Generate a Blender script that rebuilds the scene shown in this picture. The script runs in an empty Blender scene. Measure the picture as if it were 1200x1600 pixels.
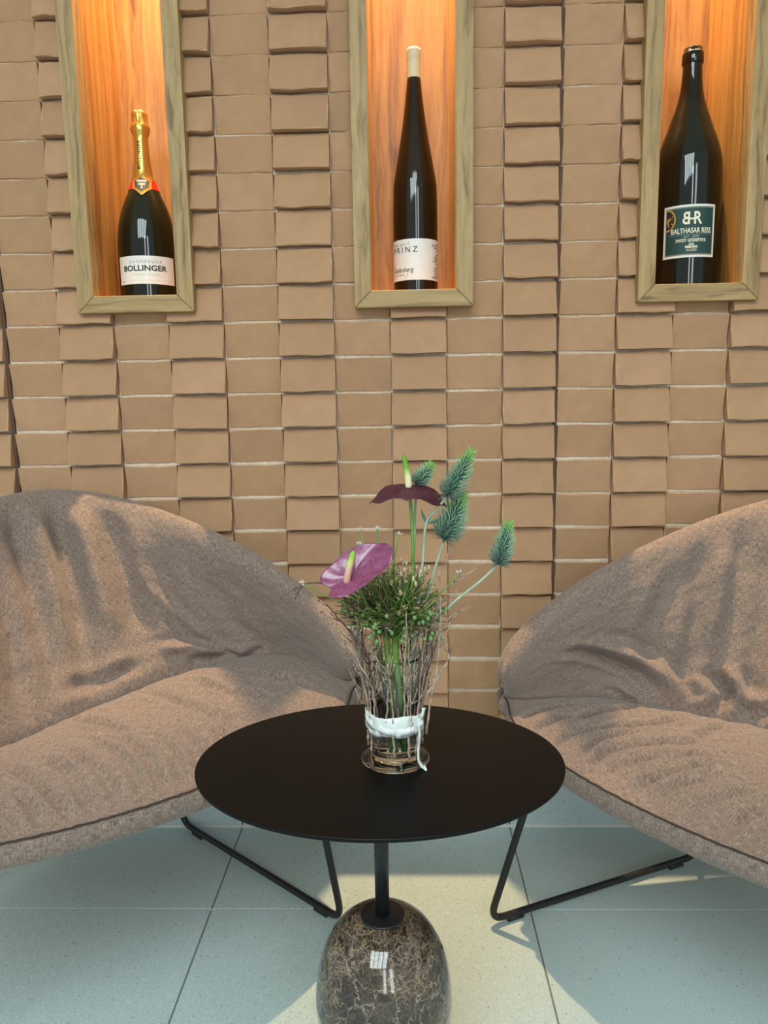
import bpy, bmesh, math, random
import numpy as np
from mathutils import Vector, Matrix, noise as mnoise

random.seed(7); rng = np.random.default_rng(11)
scene = bpy.context.scene
COL = scene.collection
PI = math.pi

# ------------------------------------------------------------------ camera
cam_d = bpy.data.cameras.new('camera'); cam = bpy.data.objects.new('camera', cam_d); COL.objects.link(cam)
cam_d.sensor_fit = 'VERTICAL'; cam_d.sensor_height = 36.0; cam_d.lens = 36.0 * 1160.18 / 1600.0
cam_d.clip_start = 0.01
_r = Vector((0.99951896, 0.02587359, -0.01709968)); _u = Vector((0.012978, 0.15182419, 0.98832231)); _f = Vector((-0.02816759, 0.98806881, -0.15141537))
cam.matrix_world = Matrix(((_r.x, _u.x, -_f.x, 0.0), (_r.y, _u.y, -_f.y, -1.566254), (_r.z, _u.z, -_f.z, 0.958985), (0, 0, 0, 1)))
scene.camera = cam

# ------------------------------------------------------------------ light
world = bpy.data.worlds.new('world'); scene.world = world; world.use_nodes = True
bg = world.node_tree.nodes['Background']; bg.inputs[0].default_value = (0.84, 0.95, 0.98, 1); bg.inputs[1].default_value = 0.50

def area_light(name, loc, target, sx, sy, power, color):
    d = bpy.data.lights.new(name, 'AREA'); d.shape = 'RECTANGLE'; d.size = sx; d.size_y = sy; d.energy = power; d.color = color
    o = bpy.data.objects.new(name, d); COL.objects.link(o); o.location = loc
    o.rotation_euler = (Vector(target) - Vector(loc)).to_track_quat('-Z', 'Y').to_euler()
    return o
for k in range(4):   # glazed roof light behind the viewer, four panes between glazing bars
    area_light('skylight_pane', (-0.5 + (k - 1.5) * 0.56, -3.0, 3.4), (-0.1 + (k - 1.5) * 0.56, -0.6, 0.0), 0.46, 2.6, 32, (0.84, 0.985, 0.985))
area_light('window_light', (0.3, -5.2, 1.9), (0, 0, 0.9), 0.35, 2.4, 18, (0.94, 0.98, 1.0))
area_light('window_light', (1.3, -5.0, 1.9), (0.2, 0, 0.9), 0.5, 2.4, 22, (0.94, 0.98, 1.0))

vs = scene.view_settings
vs.view_transform = 'Standard'; vs.look = 'None'; vs.exposure = 0.18; vs.gamma = 1.0; vs.use_curve_mapping = False
try:
    scene.cycles.use_denoising = True
    scene.cycles.max_bounces = 10; scene.cycles.transparent_max_bounces = 12; scene.cycles.transmission_bounces = 10
except Exception:
    pass

# ------------------------------------------------------------------ helpers
def tag(o, label=None, cat=None, group=None, kind=None):
    if label: o['label'] = label
    if cat: o['category'] = cat
    if group: o['group'] = group
    if kind: o['kind'] = kind
    return o

def mesh_of(verts, faces, mat=None, smooth=False, mats=None, fmat=None):
    me = bpy.data.meshes.new('m'); me.from_pydata([tuple(map(float, v)) for v in verts], [], [tuple(int(i) for i in f) for f in faces])
    for m in (mats or ([mat] if mat else [])): me.materials.append(m)
    if fmat is not None: me.polygons.foreach_set('material_index', fmat)
    if smooth: me.polygons.foreach_set('use_smooth', [True] * len(me.polygons))
    me.update(); return me

def link(name, me, parent=None, loc=None, rot=None):
    o = bpy.data.objects.new(name, me); COL.objects.link(o)
    if me is not None: me.name = name
    if parent: o.parent = parent
    if loc is not None: o.location = loc
    if rot is not None: o.rotation_euler = rot
    return o

def empty(name, loc, rz=0.0):
    o = bpy.data.objects.new(name, None); COL.objects.link(o); o.location = loc; o.rotation_euler = (0, 0, rz); o.empty_display_size = 0.05
    return o

def fix_normals(me):
    bm = bmesh.new(); bm.from_mesh(me); bmesh.ops.recalc_face_normals(bm, faces=bm.faces); bm.to_mesh(me); bm.free(); return me

def bevel(me, w, seg=2, ang=30):
    bm = bmesh.new(); bm.from_mesh(me)
    ed = [e for e in bm.edges if len(e.link_faces) == 2 and e.calc_face_angle() > math.radians(ang)]
    bmesh.ops.bevel(bm, geom=ed, offset=w, segments=seg, affect='EDGES', profile=0.5); bm.to_mesh(me); bm.free(); return me

def box_data(x0, x1, y0, y1, z0, z1):
    v = [(x0, y0, z0), (x1, y0, z0), (x1, y1, z0), (x0, y1, z0), (x0, y0, z1), (x1, y0, z1), (x1, y1, z1), (x0, y1, z1)]
    f = [(0, 3, 2, 1), (4, 5, 6, 7), (0, 1, 5, 4), (1, 2, 6, 5), (2, 3, 7, 6), (3, 0, 4, 7)]
    return v, f

def box(name, x0, x1, y0, y1, z0, z1, mat, parent=None, bev=0.0, seg=2):
    v, f = box_data(x0, x1, y0, y1, z0, z1); me = mesh_of(v, f, mat)
    if bev: bevel(me, bev, seg)
    return link(name, me, parent)

class MB:
    """collects tubes, cones, blobs into one mesh"""
    def __init__(s): s.v = []; s.f = []; s.m = []
    def add(s, v, f, m=0):
        o = len(s.v); s.v += [tuple(p) for p in v]; s.f += [tuple(i + o for i in q) for q in f]; s.m += [m] * len(f)
    def tube(s, pts, rad, n=6, m=0, cap=True):
        v, f = tube_data(pts, rad, n, cap); s.add(v, f, m)
    def blob(s, c, r, m=0, n=6, k=4):
        v = []; f = []
        for i in range(1, k):
            a = PI * i / k
            for j in range(n):
                b = 2 * PI * j / n; v.append((c[0] + r[0] * math.sin(a) * math.cos(b), c[1] + r[1] * math.sin(a) * math.sin(b), c[2] + r[2] * math.cos(a)))
        v.append((c[0], c[1], c[2] + r[2])); v.append((c[0], c[1], c[2] - r[2])); T = len(v) - 2; B = T + 1
        for i in range(k - 2):
            for j in range(n): f.append((i * n + j, (i + 1) * n + j, (i + 1) * n + (j + 1) % n, i * n + (j + 1) % n))
        for j in range(n):
            f.append((T, j, (j + 1) % n)); f.append((B, (k - 2) * n + (j + 1) % n, (k - 2) * n + j))
        s.add(v, f, m)
    def build(s, name, mats, parent=None, smooth=True):
        mats = mats if isinstance(mats, (list, tuple)) else [mats]
        me = mesh_of(s.v, s.f, smooth=smooth, mats=mats, fmat=s.m); return link(name, me, parent)

def tube_data(pts, rad, n=6, cap=True):
    pts = [Vector(p) for p in pts]; k = len(pts)
    if not hasattr(rad, '__len__'): rad = [rad] * k
    t0 = (pts[1] - pts[0]).normalized(); a = t0.orthogonal().normalized(); v = []; f = []
    for i in range(k):
        t = (pts[min(i + 1, k - 1)] - pts[max(i - 1, 0)]).normalized()
        a = (a - t * a.dot(t)).normalized(); b = t.cross(a)
        for j in range(n):
            q = 2 * PI * j / n; p = pts[i] + (a * math.cos(q) + b * math.sin(q)) * rad[i]; v.append(tuple(p))
    for i in range(k - 1):
        for j in range(n): f.append((i * n + j, i * n + (j + 1) % n, (i + 1) * n + (j + 1) % n, (i + 1) * n + j))
    if cap:
        f.append(tuple(range(n - 1, -1, -1))); f.append(tuple((k - 1) * n + j for j in range(n)))
    return v, f

def tube(name, pts, rad, mat, parent=None, n=12):
    v, f = tube_data(pts, rad, n); return link(name, mesh_of(v, f, mat, smooth=True), parent)

def catmull(P, n):
    P = [Vector(p) for p in P]; Q = [P[0] * 2 - P[1]] + P + [P[-1] * 2 - P[-2]]; out = []
    for i in range(1, len(Q) - 2):
        for k in range(n):
            t = k / n; a, b, c, d = Q[i - 1], Q[i], Q[i + 1], Q[i + 2]
            out.append(0.5 * ((2 * b) + (c - a) * t + (2 * a - 5 * b + 4 * c - d) * t * t + (3 * b - a - 3 * c + d) * t ** 3))
    out.append(P[-1]); return out

def rounded(P, r, n=6):
    """polyline with rounded corners"""
    P = [Vector(p) for p in P]; out = [P[0]]
    for i in range(1, len(P) - 1):
        a = (P[i - 1] - P[i]); b = (P[i + 1] - P[i]); d = min(r, a.length * .45, b.length * .45)
        p, q = P[i] + a.normalized() * d, P[i] + b.normalized() * d
        for k in range(n + 1):
            t = k / n; out.append(p * (1 - t) ** 2 + P[i] * 2 * t * (1 - t) + q * t * t)
    out.append(P[-1]); return out

def lathe_data(prof, n=48, cx=0, cy=0):
    v = []; f = []
    for r, z in prof:
        for j in range(n):
            q = 2 * PI * j / n; v.append((cx + r * math.cos(q), cy + r * math.sin(q), z))
    for i in range(len(prof) - 1):
        for j in range(n): f.append((i * n + j, i * n + (j + 1) % n, (i + 1) * n + (j + 1) % n, (i + 1) * n + j))
    return v, f

def lathe(name, prof, mat, parent=None, n=48, loc=None, caps=(True, True)):
    v, f = lathe_data(prof, n); k = len(prof)
    if caps[0]: f.append(tuple(range(n - 1, -1, -1)))
    if caps[1]: f.append(tuple((k - 1) * n + j for j in range(n)))
    me = mesh_of(v, f, mat, smooth=True); o = link(name, me, parent, loc); return o

def smooth_prof(P, n=5):
    return [(p.x, p.z) for p in catmull([(r, 0, z) for r, z in P], n)]

# ------------------------------------------------------------------ materials
def srgb(r, g, b):
    c = [x / 255 for x in (r, g, b)]
    return tuple(x / 12.92 if x <= 0.04045 else ((x + 0.055) / 1.055) ** 2.4 for x in c) + (1,)

class NT:
    def __init__(s, name):
        s.mat = bpy.data.materials.new(name); s.mat.use_nodes = True; s.nt = s.mat.node_tree; s.b = s.nt.nodes['Principled BSDF']
    def n(s, t, **k):
        o = s.nt.nodes.new(t)
        for a, b in k.items(): setattr(o, a, b)
        return o
    def l(s, a, b): s.nt.links.new(a, b)
    def set(s, **k):
        for a, b in k.items(): s.b.inputs[a.replace('_', ' ')].default_value = b
        return s
    def coord(s, kind='Object', scale=(1, 1, 1), rot=(0, 0, 0), rnd=False):
        t = s.n('ShaderNodeTexCoord'); m = s.n('ShaderNodeMapping'); m.inputs['Scale'].default_value = scale; m.inputs['Rotation'].default_value = rot
        s.l(t.outputs[kind], m.inputs['Vector'])
        if rnd:
            oi = s.n('ShaderNodeObjectInfo'); mu = s.n('ShaderNodeVectorMath', operation='SCALE'); mu.inputs[0].default_value = (37.0, 53.0, 71.0)
            s.l(oi.outputs['Random'], mu.inputs['Scale']); s.l(mu.outputs[0], m.inputs['Location'])
        return m.outputs[0]
    def noise(s, vec, scale, detail=4, rough=0.6, dist=0.0):
        o = s.n('ShaderNodeTexNoise'); o.inputs['Scale'].default_value = scale; o.inputs['Detail'].default_value = detail
        o.inputs['Roughness'].default_value = rough; o.inputs['Distortion'].default_value = dist
        if vec is not None: s.l(vec, o.inputs['Vector'])
        return o
    def ramp(s, fac, stops):
        o = s.n('ShaderNodeValToRGB'); e = o.color_ramp.elements
        while len(e) < len(stops): e.new(0.5)
        for i, (p, c) in enumerate(stops): e[i].position = p; e[i].color = c
        s.l(fac, o.inputs[0]); return o.outputs[0]
    def mix(s, fac, a, b, blend='MIX'):
        o = s.n('ShaderNodeMix', data_type='RGBA', blend_type=blend)
        for sock, val in ((o.inputs[0], fac), (o.inputs[6], a), (o.inputs[7], b)):
            if hasattr(val, 'links'): s.l(val, sock)
            else: sock.default_value = val
        return o.outputs[2]
    def math(s, op, a, b=0.0):
        o = s.n('ShaderNodeMath', operation=op)
        for i, val in enumerate((a, b)):
            if hasattr(val, 'links'): s.l(val, o.inputs[i])
            else: o.inputs[i].default_value = val
        return o.outputs[0]
    def bump(s, h, strength=0.3, dist=0.002):
        o = s.n('ShaderNodeBump'); o.inputs['Strength'].default_value = strength; o.inputs['Distance'].default_value = dist
        s.l(h, o.inputs['Height']); s.l(o.outputs[0], s.b.inputs['Normal']); return o
    def color(s, c): s.l(c, s.b.inputs['Base Color'])

def plain(name, col, rough=0.5, metal=0.0, spec=None, **k):
    m = NT(name); m.set(Base_Color=col, Roughness=rough, Metallic=metal, **k)
    if spec is not None: m.b.inputs['Specular IOR Level'].default_value = spec
    return m.mat

def mat_brick():
    m = NT('brick_clay'); v = m.coord('Object', rnd=True)
    oi = m.n('ShaderNodeObjectInfo')
    n1 = m.noise(v, 14, 4, 0.6); n2 = m.noise(v, 160, 3, 0.7); n3 = m.noise(v, 5, 2, 0.5); n4 = m.noise(v, 38, 4, 0.65)
    base = m.ramp(oi.outputs['Random'], [(0.0, srgb(181, 140, 105)), (0.5, srgb(189, 147, 108)), (1.0, srgb(196, 153, 117))])
    c = m.mix(m.math('MULTIPLY', n1.outputs[0], 0.55), base, srgb(152, 117, 88))
    c = m.mix(m.math('MULTIPLY', m.ramp(n4.outputs[0], [(0.35, (1, 1, 1, 1)), (0.65, (0, 0, 0, 1))]), 0.22), c, srgb(150, 114, 84))
    pk = m.ramp(n3.outputs[0], [(0.60, (0, 0, 0, 1)), (0.74, (1, 1, 1, 1))])
    c = m.mix(m.math('MULTIPLY', pk, 0.35), c, srgb(192, 150, 122))
    c = m.mix(m.ramp(n2.outputs[0], [(0.68, (0, 0, 0, 1)), (0.80, (0.5, 0.5, 0.5, 1))]), c, srgb(206, 174, 138))
    m.color(c); m.set(Roughness=0.85)
    h = m.math('ADD', m.math('MULTIPLY', n1.outputs[0], 0.8), m.math('MULTIPLY', n2.outputs[0], 0.35))
    m.bump(h, 0.35, 0.003); return m.mat
def mat_mortar():
    m = NT('mortar'); v = m.coord('Object'); n = m.noise(v, 90, 4, 0.7)
    m.color(m.ramp(n.outputs[0], [(0.3, srgb(196, 178, 158)), (0.7, srgb(226, 210, 190))])); m.set(Roughness=0.95); m.bump(n.outputs[0], 0.5, 0.003); return m.mat
def mat_oak(name, light, mid, dark, axis='Z', rough=0.55, gs=1.0):
    m = NT(name); sc = {'Z': (1, 1, 0.055), 'X': (0.055, 1, 1)}[axis]
    v = m.coord('Object', scale=sc, rnd=True); v2 = m.coord('Object', scale={'Z': (1, 1, 0.28), 'X': (0.28, 1, 1)}[axis], rnd=True)
    big = m.noise(v2, 9 * gs, 3, 0.55, 0.6)
    w = m.n('ShaderNodeTexNoise'); w.inputs['Scale'].default_value = 1.0
    addv = m.n('ShaderNodeVectorMath', operation='MULTIPLY_ADD'); m.l(big.outputs['Color'], addv.inputs[0]); addv.inputs[1].default_value = (0.05, 0.05, 0.05); m.l(v, addv.inputs[2])
    g = m.noise(addv.outputs[0], 75 * gs, 5, 0.62, 0.3); fine = m.noise(v, 420, 3, 0.7)
    c = m.ramp(g.outputs[0], [(0.32, dark), (0.47, mid), (0.66, light)])
    c = m.mix(m.ramp(fine.outputs[0], [(0.30, (.35, .35, .35, 1)), (0.45, (0, 0, 0, 1))]), c, dark)
    kn = m.n('ShaderNodeTexVoronoi'); kn.inputs['Scale'].default_value = 4.2; m.l(v2, kn.inputs['Vector'])
    kf = m.ramp(kn.outputs['Distance'], [(0.02, (0.9, 0.9, 0.9, 1)), (0.10, (0, 0, 0, 1))])
    c = m.mix(kf, c, tuple(x * 0.45 for x in dark[:3]) + (1,))
    m.color(c); m.set(Roughness=rough); m.bump(g.outputs[0], 0.15, 0.002); return m.mat
def mat_fabric():
    m = NT('melange_fabric')
    a = m.noise(m.coord('UV', scale=(85, 760, 1)), 1.0, 3, 0.6); b = m.noise(m.coord('UV', scale=(760, 85, 1)), 1.0, 3, 0.6)
    cst = m.noise(m.coord('UV'), 7, 3, 0.5)
    c = m.ramp(a.outputs[0], [(0.33, srgb(64, 54, 50)), (0.5, srgb(128, 111, 101)), (0.68, srgb(182, 162, 147))])
    c2 = m.ramp(b.outputs[0], [(0.33, srgb(60, 50, 46)), (0.5, srgb(126, 108, 98)), (0.68, srgb(178, 157, 142))])
    c = m.mix(0.5, c, c2); c = m.mix(m.math('MULTIPLY', cst.outputs[0], 0.25), c, srgb(130, 111, 100)); m.color(c)
    m.set(Roughness=0.95); m.b.inputs['Sheen Weight'].default_value = 0.25; m.b.inputs['Sheen Roughness'].default_value = 0.5; m.b.inputs['Specular IOR Level'].default_value = 0.15
    m.bump(m.math('ADD', a.outputs[0], b.outputs[0]), 0.35, 0.0012); return m.mat
def mat_tile():
    m = NT('porcelain_tile'); v = m.coord('Object', rnd=True)
    n1 = m.noise(v, 420, 3, 0.7); n2 = m.noise(v, 3, 3, 0.5); vo = m.n('ShaderNodeTexVoronoi'); vo.inputs['Scale'].default_value = 85; m.l(v, vo.inputs['Vector'])
    c = m.ramp(n1.outputs[0], [(0.30, srgb(158, 174, 173)), (0.5, srgb(184, 201, 199)), (0.72, srgb(201, 217, 215))])
    c = m.mix(m.ramp(vo.outputs['Distance'], [(0.10, (0.6, 0.6, 0.6, 1)), (0.22, (0, 0, 0, 1))]), c, m.ramp(vo.outputs['Color'], [(0.3, srgb(112, 122, 121)), (0.55, srgb(180, 197, 195)), (0.8, srgb(220, 230, 227))]))
    c = m.mix(m.math('MULTIPLY', n2.outputs[0], 0.3), c, srgb(178, 195, 193))
    m.color(c); m.set(Roughness=0.55); m.b.inputs['Specular IOR Level'].default_value = 0.3; m.bump(n1.outputs[0], 0.08, 0.001); return m.mat
def mat_marble():
    m = NT('dark_marble'); v = m.coord('Object')
    d = m.noise(v, 9, 5, 0.65); add = m.n('ShaderNodeVectorMath', operation='MULTIPLY_ADD'); m.l(d.outputs['Color'], add.inputs[0]); add.inputs[1].default_value = (0.09, 0.09, 0.09); m.l(v, add.inputs[2])
    d2 = m.noise(v, 60, 4, 0.7); add2 = m.n('ShaderNodeVectorMath', operation='MULTIPLY_ADD'); m.l(d2.outputs['Color'], add2.inputs[0]); add2.inputs[1].default_value = (0.018, 0.018, 0.018); m.l(add.outputs[0], add2.inputs[2])
    c = None
    cl = m.noise(v, 14, 3, 0.6)
    c = m.ramp(cl.outputs[0], [(0.3, srgb(30, 24, 21)), (0.7, srgb(74, 61, 52))])
    dens = m.ramp(m.noise(v, 7, 3, 0.6).outputs[0], [(0.42, (0.15, 0.15, 0.15, 1)), (0.62, (1, 1, 1, 1))])
    for sc, w, amt, col in ((60, 0.06, 1.0, srgb(172, 152, 126)), (130, 0.10, 0.9, srgb(156, 134, 106)), (28, 0.018, 0.8, srgb(180, 160, 138))):
        vo = m.n('ShaderNodeTexVoronoi', feature='DISTANCE_TO_EDGE'); vo.inputs['Scale'].default_value = sc; m.l(add2.outputs[0], vo.inputs['Vector'])
        f = m.ramp(vo.outputs[0], [(0.0, (amt, amt, amt, 1)), (w, (0, 0, 0, 1))])
        f = m.math('MULTIPLY', f, dens) if sc != 28 else f
        c = m.mix(f, c, col)
    m.color(c); m.set(Roughness=0.08); m.b.inputs['Coat Weight'].default_value = 0.5; m.b.inputs['Coat Roughness'].default_value = 0.03; return m.mat
def mat_glass(name, col, rough=0.0, ior=1.5):
    m = NT(name); m.set(Base_Color=col, Roughness=rough, IOR=ior); m.b.inputs['Transmission Weight'].default_value = 1.0; return m.mat
def mat_grad(name, stops, lo, hi, rough=0.6, axis='Z'):
    """colour that runs along the object's own axis from lo to hi"""
    m = NT(name); t = m.n('ShaderNodeTexCoord'); s = m.n('ShaderNodeSeparateXYZ'); m.l(t.outputs['Object'], s.inputs[0])
    mr = m.n('ShaderNodeMapRange'); mr.inputs['From Min'].default_value = lo; mr.inputs['From Max'].default_value = hi; m.l(s.outputs[axis], mr.inputs['Value'])
    m.color(m.ramp(mr.outputs[0], stops)); m.set(Roughness=rough); return m.mat
def mat_mottle(name, a, b, scale, rough=0.6, bump=0.0, rnd=True):
    m = NT(name); v = m.coord('Object', rnd=rnd); n = m.noise(v, scale, 4, 0.6); m.color(m.ramp(n.outputs[0], [(0.32, a), (0.68, b)])); m.set(Roughness=rough)
    if bump: m.bump(n.outputs[0], bump, 0.002)
    return m.mat

M_brick = mat_brick(); M_mortar = mat_mortar(); M_fabric = mat_fabric(); M_tile = mat_tile(); M_marble = mat_marble()
M_oak = mat_oak('oak_frame', srgb(180, 150, 102), srgb(164, 134, 88), srgb(120, 94, 56))
M_oakh = mat_oak('oak_frame_horizontal', srgb(180, 150, 102), srgb(164, 134, 88), srgb(120, 94, 56), axis='X')
M_lining = mat_oak('oak_lining', srgb(196, 146, 80), srgb(172, 120, 60), srgb(118, 74, 34), rough=0.45, gs=0.6)
M_black = plain('black_powder_coat', srgb(30, 30, 31), 0.42, 0.0, 0.45)
M_tabletop = mat_mottle('black_table_lacquer', srgb(12, 11, 11), srgb(16, 14, 13), 300, 0.42)
M_tabletop.node_tree.nodes['Principled BSDF'].inputs['Specular IOR Level'].default_value = 0.16
M_edge = mat_mottle('worn_brick_edge', srgb(178, 138, 105), srgb(206, 168, 126), 60, 0.9)
M_joint = plain('expansion_joint_filler', srgb(96, 68, 54), 0.9)
M_seal = plain('pale_sealant', srgb(206, 208, 202), 0.6)
M_grout = plain('tile_grout', srgb(118, 118, 112), 0.9)
M_thread = plain('dark_stitching', srgb(58, 50, 46), 0.9)

# ------------------------------------------------------------------ brick wall, niches
P = 0.115; Q = 0.0730365; X0 = -0.36986; ZT = 1.70114
NICHE = [(-0.5415, 0), (0.0235, 1), (0.5885, 2)]
NW = 0.119; NB = 1.1400; NTOP = 2.49; MW = 0.0335; FY = -0.026; ND = 0.205

def brick_mesh(x0, x1, z0, z1, proud, seed):
    r = random.Random(seed); nx, nz = 4, 3
    yt, yb = (0.0035, -0.0135) if proud else (0.0, 0.0115)
    yt += r.uniform(-.0015, .0015); yb += r.uniform(-.003, .003) if proud else r.uniform(-.0015, .0008); tw = r.uniform(-.002, .002) if proud else r.uniform(-.001, .001)
    bv = 0.0016; v = []; f = []; fm = []
    j = lambda a: r.uniform(-a, a)
    xs = [x0 + bv, x0 + (x1 - x0) * .33, x0 + (x1 - x0) * .67, x1 - bv]; zs = [z0 + bv, (z0 + z1) / 2, z1 - bv]
    for k, z in enumerate(zs):
        for i, x in enumerate(xs):
            t = (z - z0) / (z1 - z0); y = yb + (yt - yb) * t + tw * ((x - x0) / (x1 - x0) - .5) * 2
            v.append((x + j(.0011), y + j(.0006), z + j(.0011)))
    g = lambda i, k: k * nx + i
    for k in range(nz - 1):
        for i in range(nx - 1): f.append((g(i, k), g(i + 1, k), g(i + 1, k + 1), g(i, k + 1))); fm.append(0)
    ring = [(i, 0) for i in range(nx)] + [(nx - 1, 1)] + [(i, 2) for i in range(nx - 1, -1, -1)] + [(0, 1)]
    n = len(ring); o1 = len(v)
    for (i, k) in ring:
        p = v[g(i, k)]; x = x0 if i == 0 else x1 if i == nx - 1 else p[0]; z = z0 if k == 0 else z1 if k == nz - 1 else p[2]
        v.append((x + (j(.0008)), p[1] + bv * 1.2, z + j(.0014)))
    o2 = len(v)
    for (i, k) in ring:
        p = v[o1 + len(v) - o2]; v.append((p[0], 0.024, p[2]))
    for a in range(n):
        b = (a + 1) % n; f.append((g(*ring[b]), g(*ring[a]), o1 + a, o1 + b)); fm.append(2)
        top = (not proud) and 5 <= a <= 7
        f.append((o1 + b, o1 + a, o2 + a, o2 + b)); fm.append(1 if top else 0)
    return v, f, fm

# the wall slab is built as strips around the niches
bm_v = []; bm_f = []
def slab(x0, x1, z0, z1):
    v, f = box_data(x0, x1, 0.0145, 0.30, z0, z1); o = len(bm_v); bm_v.extend(v); bm_f.extend(tuple(i + o for i in q) for q in f)
edges = [-1.9] + sum([[c - NW + .01, c + NW - .01] for c, _ in NICHE], []) + [1.9]
for i in range(0, len(edges), 2): slab(edges[i], edges[i + 1], 0, 2.95)
for c, _ in NICHE: slab(c - NW + .01, c + NW - .01, 0, NB + .01); slab(c - NW + .01, c + NW - .01, NTOP - .01, 2.95)
wall = link('wall_back', mesh_of(bm_v, bm_f, M_mortar)); tag(wall, 'tan clay brick wall of alternating tilted brick columns', kind='structure')

variants = {(pr, k): mesh_of(*(lambda d: (d[0], d[1]))(brick_mesh(0.0012, P - 0.0012, -Q + 0.0048, -0.0002, pr, 100 * k + pr)), mats=[M_brick, M_mortar, M_edge], fmat=brick_mesh(0.0012, P - 0.0012, -Q + 0.0048, -0.0002, pr, 100 * k + pr)[2]) for pr in (0, 1) for k in range(9)}
rest_v, rest_f, rest_m = [], [], []
n_br = 0
for col in range(-12, 20):
    for row in range(-17, 23):
        proud = col % 2
        x0 = X0 + col * P; x1 = x0 + P; z1 = ZT - row * Q; z0 = z1 - Q
        if z0 < 0.05 and z1 < 0.10: continue
        cut = None; drop = False
        a, b, c, d = x0, x1, z0, z1
        for (nc, _) in NICHE:
            l, r_, bt = nc - NW + 0.012, nc + NW - 0.012, NB + 0.012
            if b <= l or a >= r_ or d <= bt or c > NTOP: continue
            if a >= l and b <= r_:
                if c >= bt: drop = True
                else: d = bt
            elif c >= bt:
                if a < l: b = l
                else: a = r_
            else:
                cut = (l if a < l else r_, 1 if a < l else -1, bt)
        if drop: continue
        inframe = (-5 <= col <= 10 and -1 <= row <= 21) and not ((col <= -1 and row >= 15) or (col <= -4 and row >= 13) or (col >= 8 and row >= 15))
        sealcut = 0.0055 if col in (5, -5) else 0.0
        whole = (a, b, c, d) == (x0, x1, z0, z1) and not sealcut and not cut
        if inframe:
            if whole:
                o = bpy.data.objects.new('brick', variants[(proud, rng.integers(9))]); COL.objects.link(o); o.parent = wall
                o.location = (x0, 0, z1 + rng.uniform(-.0006, .0006)); o.rotation_euler = (0, rng.uniform(-.006, .006), 0)
            else:
                v, f, fm = brick_mesh(a + .0012 - x0, b - .0012 - sealcut - x0, c + .0048 - z1, d - .0002 - z1, proud, col * 99 + row)
                me = mesh_of(v, f, mats=[M_brick, M_mortar, M_edge], fmat=fm)
                if cut:
                    cx, sg, cz = cut[0] - x0, cut[1], cut[2] - z1; bm = bmesh.new(); bm.from_mesh(me)
                    for co, no in (((cx, 0, 0), (1, 0, 0)), ((0, 0, cz), (0, 0, 1))):
                        bmesh.ops.bisect_plane(bm, geom=bm.verts[:] + bm.edges[:] + bm.faces[:], plane_co=co, plane_no=no)
                    dead = [q for q in bm.faces if (q.calc_center_median().x - cx) * sg > 0 and q.calc_center_median().z > cz]
                    bmesh.ops.delete(bm, geom=dead, context='FACES'); bm.to_mesh(me); bm.free()
                o = bpy.data.objects.new('brick', me); COL.objects.link(o); o.parent = wall; o.location = (x0, 0, z1)
            n_br += 1
        else:
            v, f, fm = brick_mesh(a + .0012, b - .0012 - sealcut, c + .0048, d - .0002, proud, col * 99 + row); o_ = len(rest_v)
            rest_v += v; rest_f += [tuple(i + o_ for i in q) for q in f]; rest_m += fm
o = link('brick_field', mesh_of(rest_v, rest_f, mats=[M_brick, M_mortar, M_edge], fmat=rest_m), wall); o['kind'] = 'stuff'
print('bricks', n_br)
for col in (6, -4):
    xx = X0 + col * P
    box('expansion_joint', xx - .0068, xx - .0005, 0.006, 0.0135, 0.1, 2.9, M_joint, wall)

def board(name, pts, y0, y1, mat, parent, bev=0.0012):
    """prism from an x,z polygon"""
    n = len(pts); v = [(x, y0, z) for x, z in pts] + [(x, y1, z) for x, z in pts]
    f = [tuple(range(n)), tuple(range(2 * n - 1, n - 1, -1))] + [(i, i + n, (i + 1) % n + n, (i + 1) % n) for i in range(n)]
    me = fix_normals(mesh_of(v, f, mat))
    if bev: bevel(me, bev, 2)
    return link(name, me, parent)

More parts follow.
